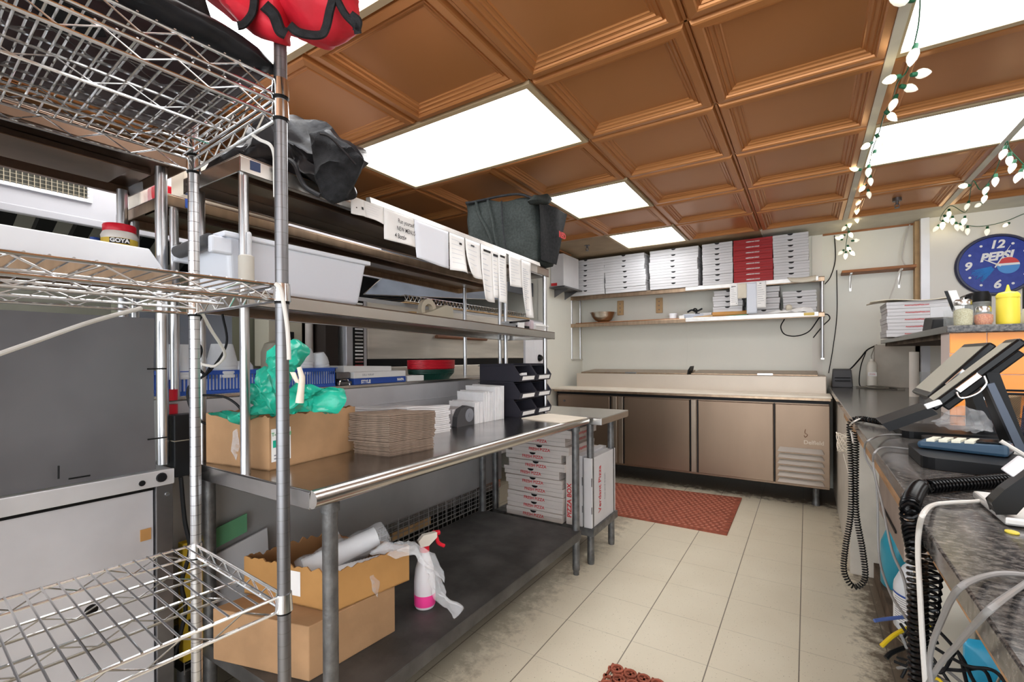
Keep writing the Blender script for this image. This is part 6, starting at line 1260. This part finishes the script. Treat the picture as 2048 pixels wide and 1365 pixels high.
text('RED', .050, B_.lerp(T[1], .52).lerp(D_.lerp(T[2], .52), .85)+V(.042, 0, 0), (D_-B_), (0, 0, 1), 'ink_red', bagb, name='logo_lettering', bold=.003)
# collapsed black bag in the middle
t = thing('black_bag', 'slumped black leatherette bag draped on the near end of the top shelf', 'bag', (-1.5, 1.0, 1.82))
D1 = 1.50
m = MB(); P = vwall([(500, 262), (545, 245), (590, 243), (612, 245), (640, 256), (668, 270), (700, 292), (728, 325), (715, 345), (703, 372), (716, 392), (708, 405), (690, 408), (655, 402), (625, 388), (580, 365), (540, 345), (500, 335), (470, 330), (480, 290)], 1.60)
m.inflate(P, PD(600, 320, 1.60), F, .13, rings=12, seg=90, crumple=.045, fr=7, seed=3); bk = m.build('slumped_body', 'vinyl_black', t)
m = MB(); P = vwall([(622, 268), (650, 262), (690, 285), (728, 325), (708, 360), (690, 392), (660, 402), (640, 390), (628, 330)], 1.47); m.inflate(P, PD(668, 335, 1.47), F, .03, rings=8, seg=60, crumple=.02, fr=9, seed=5); m.build('side_flap', 'cloth_black', bk)
m = MB(); m.tube(smooth_path(vwall([(562, 335), (575, 320), (590, 330), (598, 352), (612, 375), (640, 392)], 1.42), 6), .007, 8); m.tube(smooth_path(vwall([(640, 268), (660, 275), (690, 305), (712, 330)], 1.42), 6), .003, 6); m.build('piping', 'vinyl_black', bk)
m = MB(); m.inflate(vwall([(405, 352), (430, 325), (480, 300), (545, 280), (548, 330), (500, 330), (450, 345)], 1.52), PD(480, 320, 1.52), F, .05, rings=6, seg=50, crumple=.02, fr=10, seed=8); m.build('dark_flap', 'vinyl_black', bk)
tag(cable('lace_cord', [PD(x, y, 1.0) for x, y in ((505, 270), (520, 280), (540, 290), (548, 310), (549, 340), (550, 395))], .0035, 'white_cord'), 'white ribbon hanging from the top shelf of the rack by the front post', 'ribbon')
# bags on the wire rack
t = thing('black_bag', 'large black cloth bag lying on top of the wire rack', 'bag', (-1.1, .1, 1.79))
z0 = 1.789
def rb(C, mm, nm_, **k): return softbox([rk(*c) for c in C], mm, nm_, 16, **k, parent=t)
rb([(.004, -1.1, z0+.01), (.004, -.11, z0+.012), (-.44, -.06, z0+.012), (-.44, -1.1, z0+.01), (.01, -1.1, z0+.13), (-.005, -.13, z0+.085), (-.40, -.10, z0+.09), (-.40, -1.1, z0+.13)], 'cloth_black', 'bag_body', cr=.010, fr=8, bulge=.014)
rb([(-.03, -.6, z0+.006), (-.02, -.022, z0+.006), (-.43, -.02, z0+.006), (-.43, -.6, z0+.006), (-.03, -.6, z0+.03), (-.04, -.04, z0+.024), (-.42, -.04, z0+.024), (-.42, -.6, z0+.03)], 'maroon', 'maroon_lining', cr=.006, fr=10, bulge=.004)
m = MB(); m.tube(smooth_path([rk(.015, -.75, z0+.06), rk(.02, -.55, z0+.035), rk(.022, -.43, z0+.025), rk(.01, -.37, z0+.05)], 6), .020, 10); m.build('webbing_handle', 'cloth_black', t)
m = MB(); m.inflate([rk(-.02, -.35, z0+.006), rk(-.02, -.05, z0+.006), rk(-.02, .01, z0+.02), rk(-.02, -.02, z0+.05), rk(-.02, -.2, z0+.05)], rk(-.02, -.17, z0+.025), (1, 0, 0), .04, crumple=.012, fr=14); m.build('loose_flap', 'vinyl_black', t)
t = thing('red_bag', 'bright red insulated delivery bag with black webbing on top of the rack', 'bag', (-1.0, .4, 1.88))
def rs(P, th, seed, mm='cloth_red', nm_='bag_panel', c=None, cr=.018, nrm=None, par=None):
    m = MB(); P = [Vector(p) for p in P]; cc = sum(P, V(0, 0, 0))/len(P); m.inflate(P, cc, nrm or F, th, rings=9, seg=70, crumple=cr, fr=8, seed=seed); return m.build(nm_, mm, par or t)
ra = rs([PD(x, y, .95) for x, y in ((360, -60), (700, -60), (716, 20), (719, 45), (718, 68), (700, 78), (672, 82), (640, 80), (600, 65), (575, 50), (540, 30), (480, 20), (420, 5))], .075, 2)
rc = rs([PD(x, y, .93) for x, y in ((440, 0), (520, -20), (575, 20), (573, 86), (560, 88), (545, 87), (505, 72), (480, 50))], .035, 4)
def strap(pts, D, w0, par):
    m = MB(); Q = smooth_path([V(x, y, 0) for x, y in pts], 6); n = len(Q); vs = []; hw = w0*900/D*.9
    for i, q in enumerate(Q):
        d = (Q[min(i+1, n-1)]-Q[max(i-1, 0)]).normalized(); s = V(-d.y, d.x, 0)*hw
        for o, dd in ((-1, 0), (-.6, -.006), (.6, -.006), (1, 0)): a = q+s*o; vs.append(PD(a.x, a.y, D+dd))
        for o, dd in ((1, .008), (-1, .008)): a = q+s*o; vs.append(PD(a.x, a.y, D+dd))
    m.add(vs, [(6*i+j, 6*i+(j+1) % 6, 6*i+6+(j+1) % 6, 6*i+6+j) for i in range(n-1) for j in range(6)], 0, True); m.build('black_webbing', 'cloth_black', par)
strap(((528, 10), (548, 30), (560, 60), (573, 68)), .885, .013, rc); strap(((510, -10), (505, 25), (488, 48), (475, 52)), .885, .010, rc)
strap(((670, -15), (660, 20), (652, 55), (640, 70), (600, 66), (578, 50)), .868, .010, ra); strap(((672, -5), (690, 28), (712, 52), (716, 68)), .868, .008, ra); strap(((700, 28), (716, 42), (713, 62)), .868, .009, ra)
# white ribbon tied to the rack's middle shelf and the strap in front of the panel
tag(cable('flat_strap', [PD(x, y, .92) for x, y in ((551, 568), (560, 575), (566, 600), (574, 650), (577, 690), (578, 720))], .0042, 'white_cord'), 'off-white strap tied around the front rack post at the middle shelf', 'strap')
tag(cable('flat_strap', [(-1.335, .590, 1.345), (-1.37, .63, 1.30), (-1.42, .69, 1.235), (-1.47, .69, 1.20), (-1.50, .68, 1.20), (-1.52, .67, 1.205)], .0042, 'white_cord'), 'thin white strap drooping from the rear rack post', 'strap')
tag(cable('flat_strap', [(-1.33, .46, 1.34), (-1.30, .36, 1.30), (-1.28, .26, 1.25), (-1.25, .10, 1.17)], .0048, 'white_cord'), 'slack white strap crossing in front of the dark grey panel', 'strap')
# ------------------------------------------------------------------ under the work table
ZU2 = .2502
t = thing('cardboard_carton', 'closed brown carton on the undershelf beneath the open one', 'box', (-1.4, 1.0, ZU2))
m = MB(); rot_box(m, (-1.262, .845), (-1.62, .745), (-1.235, 1.165), ZU2, ZU2+.165); m.build('carton', 'card', t, bevel=.003)
m = MB(); A2, B2, C2 = V(-1.262, .845, ZU2+.1655), V(-1.62, .745, ZU2+.1655), V(-1.235, 1.165, ZU2+.1655); mid0 = A2.lerp(C2, .5); m.tube([mid0, mid0+(B2-A2)], .0012, 4); m.build('flap_seam', 'card_in', t)
A, B, C = (-1.265, .93), (-1.63, .85), (-1.215, 1.215)
t = thing('cardboard_carton', 'open orange-brown carton full of plastic-wrapped cup sleeves', 'box', (-1.4, 1.1, ZU2+.166))
zq = ZU2+.1662
open_carton(t, A, B, C, zq, zq+.125, 'card2', 'card_in', .010, jags=(1, 1, 1.8, 1.4))
m = MB(); m.add([onface(B, A, .42, zq+.03), onface(B, A, .66, zq+.03), onface(B, A, .66, zq+.11), onface(B, A, .42, zq+.11)], [(0, 1, 2, 3)]); m.build('white_label', 'paper', t)
m = MB(); m.inflate([onface(A, C, .48, zq+.02), onface(A, C, .55, zq-.01), onface(A, C, .58, zq+.04), onface(A, C, .54, zq+.07), onface(A, C, .46, zq+.07)], onface(A, C, .52, zq+.04), (1, 0, 0), .002, crumple=.006, fr=40); m.build('peeling_tape', 'film', t)
def sleeve(p, q, r, label, nm_='cup_sleeve', wrap=True):
    t = thing(nm_, label, 'cups', p); p, q = Vector(p), Vector(q); L = (q-p).length; pts = []; rr = []; n = int(L/.0055)
    for k in range(n+1): pts.append(p.lerp(q, k/n)); rr.append(r*(1-.10*k/n)*(1.0 if k % 2 else .955))
    m = MB(); m.tube(pts, rr, 26); b = m.build('nested_cups', 'white_bag', t)
    if wrap:
        m = MB(); m.tube([p.lerp(q, k/14)+V(0, 0, .002*math.sin(k*2)) for k in range(-1, 17)], [r*1.12+.004*math.sin(k*1.7) for k in range(18)], 22); m.build('clear_wrap', 'film', t)
    return t
sleeve((-1.44, .95, zq+.085), (-1.335, 1.17, zq+.150), .038, 'ridged sleeve of white cups sticking up from the open carton')
sleeve((-1.40, .97, zq+.045), (-1.30, 1.16, zq+.06), .036, 'lower sleeve of white cups lying inside the open carton', wrap=False)
sleeve((-1.50, 1.0, zq+.06), (-1.40, 1.20, zq+.09), .038, 'rear sleeve of cups in smoky plastic inside the open carton')
t = thing('plastic_wrap', 'torn clear plastic wrap trailing from the open carton onto the undershelf', 'wrap', (-1.2, 1.25, ZU2))
def film(P, th, seed, cr=.02, nm_='film_sheet'):
    m = MB(); P = [Vector(p) for p in P]; m.inflate(P, sum(P, V(0, 0, 0))/len(P), F, th, rings=6, seg=60, crumple=cr, fr=16, seed=seed); m.build(nm_, 'film', t)
film([PD(x, y, 1.62) for x, y in ((740, 1105), (780, 1088), (830, 1095), (852, 1125), (866, 1150), (890, 1165), (888, 1150), (870, 1110), (840, 1090), (800, 1080), (760, 1090))], .012, 1)
film([PD(x, y, 1.62) for x, y in ((845, 1130), (870, 1155), (895, 1185), (892, 1205), (925, 1222), (905, 1240), (885, 1215), (868, 1190), (858, 1160))], .012, 2)
film([PD(x, y, 1.75) for x, y in ((655, 1080), (672, 1062), (688, 1080), (690, 1110), (670, 1125), (652, 1110))], .03, 3, .015)
film([PD(x, y, 1.55) for x, y in ((580, 1150), (600, 1130), (625, 1145), (625, 1170), (595, 1165))], .03, 4, .015)
t = thing('spray_bottle', 'spray bottle with pink liquid and red trigger on the undershelf', 'bottle', (-1.235, 1.325, ZU2))
cx, cy = -1.262, 1.345
m = MB(); m.lathe((cx, cy, ZU2), [(0, .002), (.036, .002), (.041, .012), (.041, .10), (.036, .15), (.020, .20), (.0155, .215), (.0155, .235), (0, .236)], 28); m.build('bottle', 'bottle_clear', t)
m = MB(); m.lathe((cx, cy, ZU2), [(0, .004), (.036, .004), (.0412, .013), (.0416, .055), (0, .056)], 28); m.build('pink_liquid', 'liquid_pink', t)
m = MB(); m.lathe((cx, cy, ZU2+.215), [(.019, 0), (.019, .022), (.014, .024), (.014, .026)], 20); m.build('neck_ring', 'red_plastic', t)
dd = V(.45, .9, 0).normalized(); hp = V(cx, cy, ZU2+.24)
m = MB(); m.prism([hp-dd*.022+V(0, 0, .0), hp+dd*.012, hp+dd*.045+V(0, 0, .026), hp+dd*.045+V(0, 0, .046), hp-dd*.010+V(0, 0, .044), hp-dd*.03+V(0, 0, .024)], dd.cross(V(0, 0, 1))*.020); m.build('spray_head', 'bottle_milk', t, bevel=.004)
m = MB(); m.tube(smooth_path([hp+dd*.035+V(0, 0, .044), hp+dd*.05+V(0, 0, .02), hp+dd*.058+V(0, 0, -.005), hp+dd*.082+V(0, 0, -.022)], 6), .0075, 10); m.lathe(hp+dd*.045+V(0, 0, .036), [(0, .018), (.009, .018), (.011, 0)], 16, ax=dd); m.build('trigger', 'red_plastic', t)
t = thing('wood_block', 'pale wooden board end seen through the wire grille', 'board', (-1.9, 2.0, .15)); m = MB(); m.box(-1.86, -1.845, 1.72, 2.02, .255, .33); m.build('board', 'wood_light', t)
# chrome lattice leaning along the back of the undershelf
t = thing('wire_lattice', 'dark wire lattice panel standing at the back of the undershelf', 'grille', (-1.79, 1.9, ZU2)); m = MB()
for k in range(6): m.tube([(-1.80, 1.35, .255+.024*k), (-1.80, 2.40, .255+.024*k)], .0016, 5)
for k in range(15): m.tube([(-1.798, 1.35+.075*k, .252), (-1.798, 1.35+.075*k, .385)], .0022, 5)
m.build('rods', 'mesh_grey', t)
t = thing('carton_sheet', 'white printed carton with a green label leaning behind the table leg', 'box', (-1.80, .95, ZU2)); m = MB(); m.obox((-1.795, .93, ZU2+.15), (.004, 0, .0), (0, .10, .02), (-.012, 0, .13)); m.build('white_sheet', 'paper_grey', t)
m = MB(); m.obox((-1.801, .895, ZU2+.335), (.002, 0, 0), (0, .055, .012), (0, 0, .035)); m.build('green_label', 'leaf_green2', t)
for k in range(5):
    m = MB(); m.obox((-1.789, .93+.01*k, ZU2+.06+.035*k), (.001, 0, 0), (0, .03+.008*(k % 3), .006), (0, 0, .0015)); m.build('print', 'ink_grey', t)
t = thing('yellow_carton', 'yellow printed carton standing behind the rear rack post', 'box', (-1.72, .72, .1)); m = MB(); m.box(-1.80, -1.765, .72, .80, .20, .60); m.build('carton', 'mustard', t, bevel=.003)
m = MB(); m.box(-1.7645, -1.7635, .735, .785, .30, .34); m.box(-1.7645, -1.7635, .735, .785, .40, .41); m.build('print', 'ink_black', t)
# ------------------------------------------------------------------ bulb strings
def light_string(label, wire, bulbs, hang):
    t = thing('light_string', label, 'lights', wire[0]); m = MB(); m.tube(smooth_path(wire, 6), .0024, 6); w_ = m.build('green_wire', 'socket', t)
    for i, (p, d, L, lit) in enumerate(bulbs):
        p = Vector(p); d = Vector(d).normalized(); s = L
        m = MB(); m.lathe(p, [(0, 0), (.007, 0), (.0085, .006), (.0085, .020), (0, .021)], 10, ax=d); sk = m.build('socket', 'socket', t)
        m = MB(); q = p+d*.018; m.lathe(q, [(.006, 0), (.0125*s, .008*s), (.0150*s, .018*s), (.0125*s, .032*s), (.006*s, .045*s), (0, .052*s)], 14, ax=d); m.build('bulb', 'bulb_lit' if lit else 'bulb', t)
        if i % 4 == 0: m = MB(); m.tube([w_.location+p, p], .002, 4) if 0 else None
    return t
random.seed(21)
def dirpx(p, ang, D=.0):  # direction given as picture angle, 0 = right, 90 = down
    a = math.radians(ang); return _r*math.cos(a)-_u*math.sin(a)
def at_c(x, y, z): return PZ(x, y, z)
S1 = [(1829, 0, 2.30, 180, 1.1, 0), (1832, 88, 2.27, 105, 1.15, 0), (1822, 150, 2.28, -8, 1.15, 0), (1800, 152, 2.28, 160, 1.0, 1), (1800, 172, 2.27, 12, 1.0, 0), (1793, 190, 2.27, 110, 1.0, 0),
      (1770, 222, 2.30, 40, .95, 1), (1752, 268, 2.28, 60, .9, 0), (1745, 285, 2.28, 150, .9, 1), (1750, 300, 2.28, 100, .9, 0), (1738, 330, 2.29, 95, 1.0, 0)]
b1 = []
for x, y, z, a, L, l in S1: b1.append((PZ(x, y, z), dirpx(None, a), L*1.05, l))
S1b = [(1722, 340, 190, 1), (1740, 350, 85, 0), (1732, 368, 130, 1), (1736, 378, 80, 0), (1722, 395, 120, 1), (1716, 412, 100, 1), (1708, 425, 170, 0), (1712, 430, 80, 1), (1700, 440, 95, 1), (1694, 450, 130, 0), (1697, 462, 60, 1), (1690, 470, 150, 1), (1703, 482, -5, 0), (1695, 490, 70, 1), (1688, 500, 140, 0), (1692, 503, 95, 1), (1698, 500, 45, 1), (1685, 480, 200, 0)]
for i, (x, y, a, l) in enumerate(S1b):
    Y = 3.45+1.45*min(1, (y-340)/100); b1.append((PY(x, y, min(4.9, Y)), dirpx(None, a), 1.0, l))
wire1 = [PZ(1841, -20, 2.30), PZ(1838, 40, 2.30), PZ(1830, 82, 2.28), PZ(1815, 140, 2.30), PZ(1795, 165, 2.28), PZ(1785, 200, 2.31), PZ(1770, 225, 2.31), PZ(1758, 265, 2.30), PZ(1745, 300, 2.31), PY(1735, 345, 3.45), PY(1722, 385, 4.1), PY(1712, 415, 4.6), PY(1700, 440, 4.88), PY(1695, 470, 4.9), PY(1690, 505, 4.9)]
light_string('cluster string of clear bulbs running along the ceiling bar to the back wall', wire1, b1, None)
b2 = []; S2 = [(2012, 292, 3.0, 110, 1.0, 0), (2020, 305, 3.05, 95, .9, 0), (2030, 320, 3.1, 110, 1.0, 0), (2044, 338, 3.1, 115, 1.1, 0), (2048, 330, 3.1, 80, 1.1, 0), (1992, 348, 3.4, 95, 1.0, 0), (1976, 368, 3.7, 110, 1.0, 0), (1972, 385, 3.8, 105, 1.0, 0), (1940, 371, 3.8, 175, 1.0, 1), (1966, 405, 4.2, 150, .9, 0), (1938, 402, 4.3, 110, 1.0, 0), (1930, 432, 4.8, 100, 1.1, 1), (1898, 418, 4.6, 90, .9, 1), (1888, 430, 4.8, 60, 1.0, 1), (1878, 450, 4.95, 130, 1.1, 0), (1886, 440, 4.95, 95, 1.2, 1), (1905, 432, 4.9, 90, 1.0, 1), (1912, 444, 4.95, 80, 1.1, 0), (1921, 446, 4.95, 75, 1.0, 0), (1935, 452, 4.99, 90, 1.1, 0), (1975, 453, 4.99, 95, 1.1, 0), (2019, 446, 4.99, 150, .8, 1)]
for x, y, Y, a, L, l in S2: b2.append((PY(x, y, Y), dirpx(None, a), L, l))
wire2 = [PY(2048, 330, 3.1), PY(2020, 300, 3.05), PY(2012, 285, 3.0), PY(1990, 345, 3.4), PY(1962, 380, 3.8), PY(1946, 362, 3.8), PY(1938, 400, 4.3), PY(1930, 425, 4.7), PY(1900, 412, 4.6), PY(1880, 440, 4.94), PY(1900, 445, 4.97), PY(1920, 448, 5.0), PY(1935, 451, 5.0), PY(1955, 453, 5.01), PY(1977, 451, 5.01), PY(2000, 446, 5.01), PY(2019, 440, 5.01), PY(2048, 428, 5.01), PY(2080, 420, 5.01)]
light_string('drooping string of clear bulbs above the wall clock', wire2, b2, None)
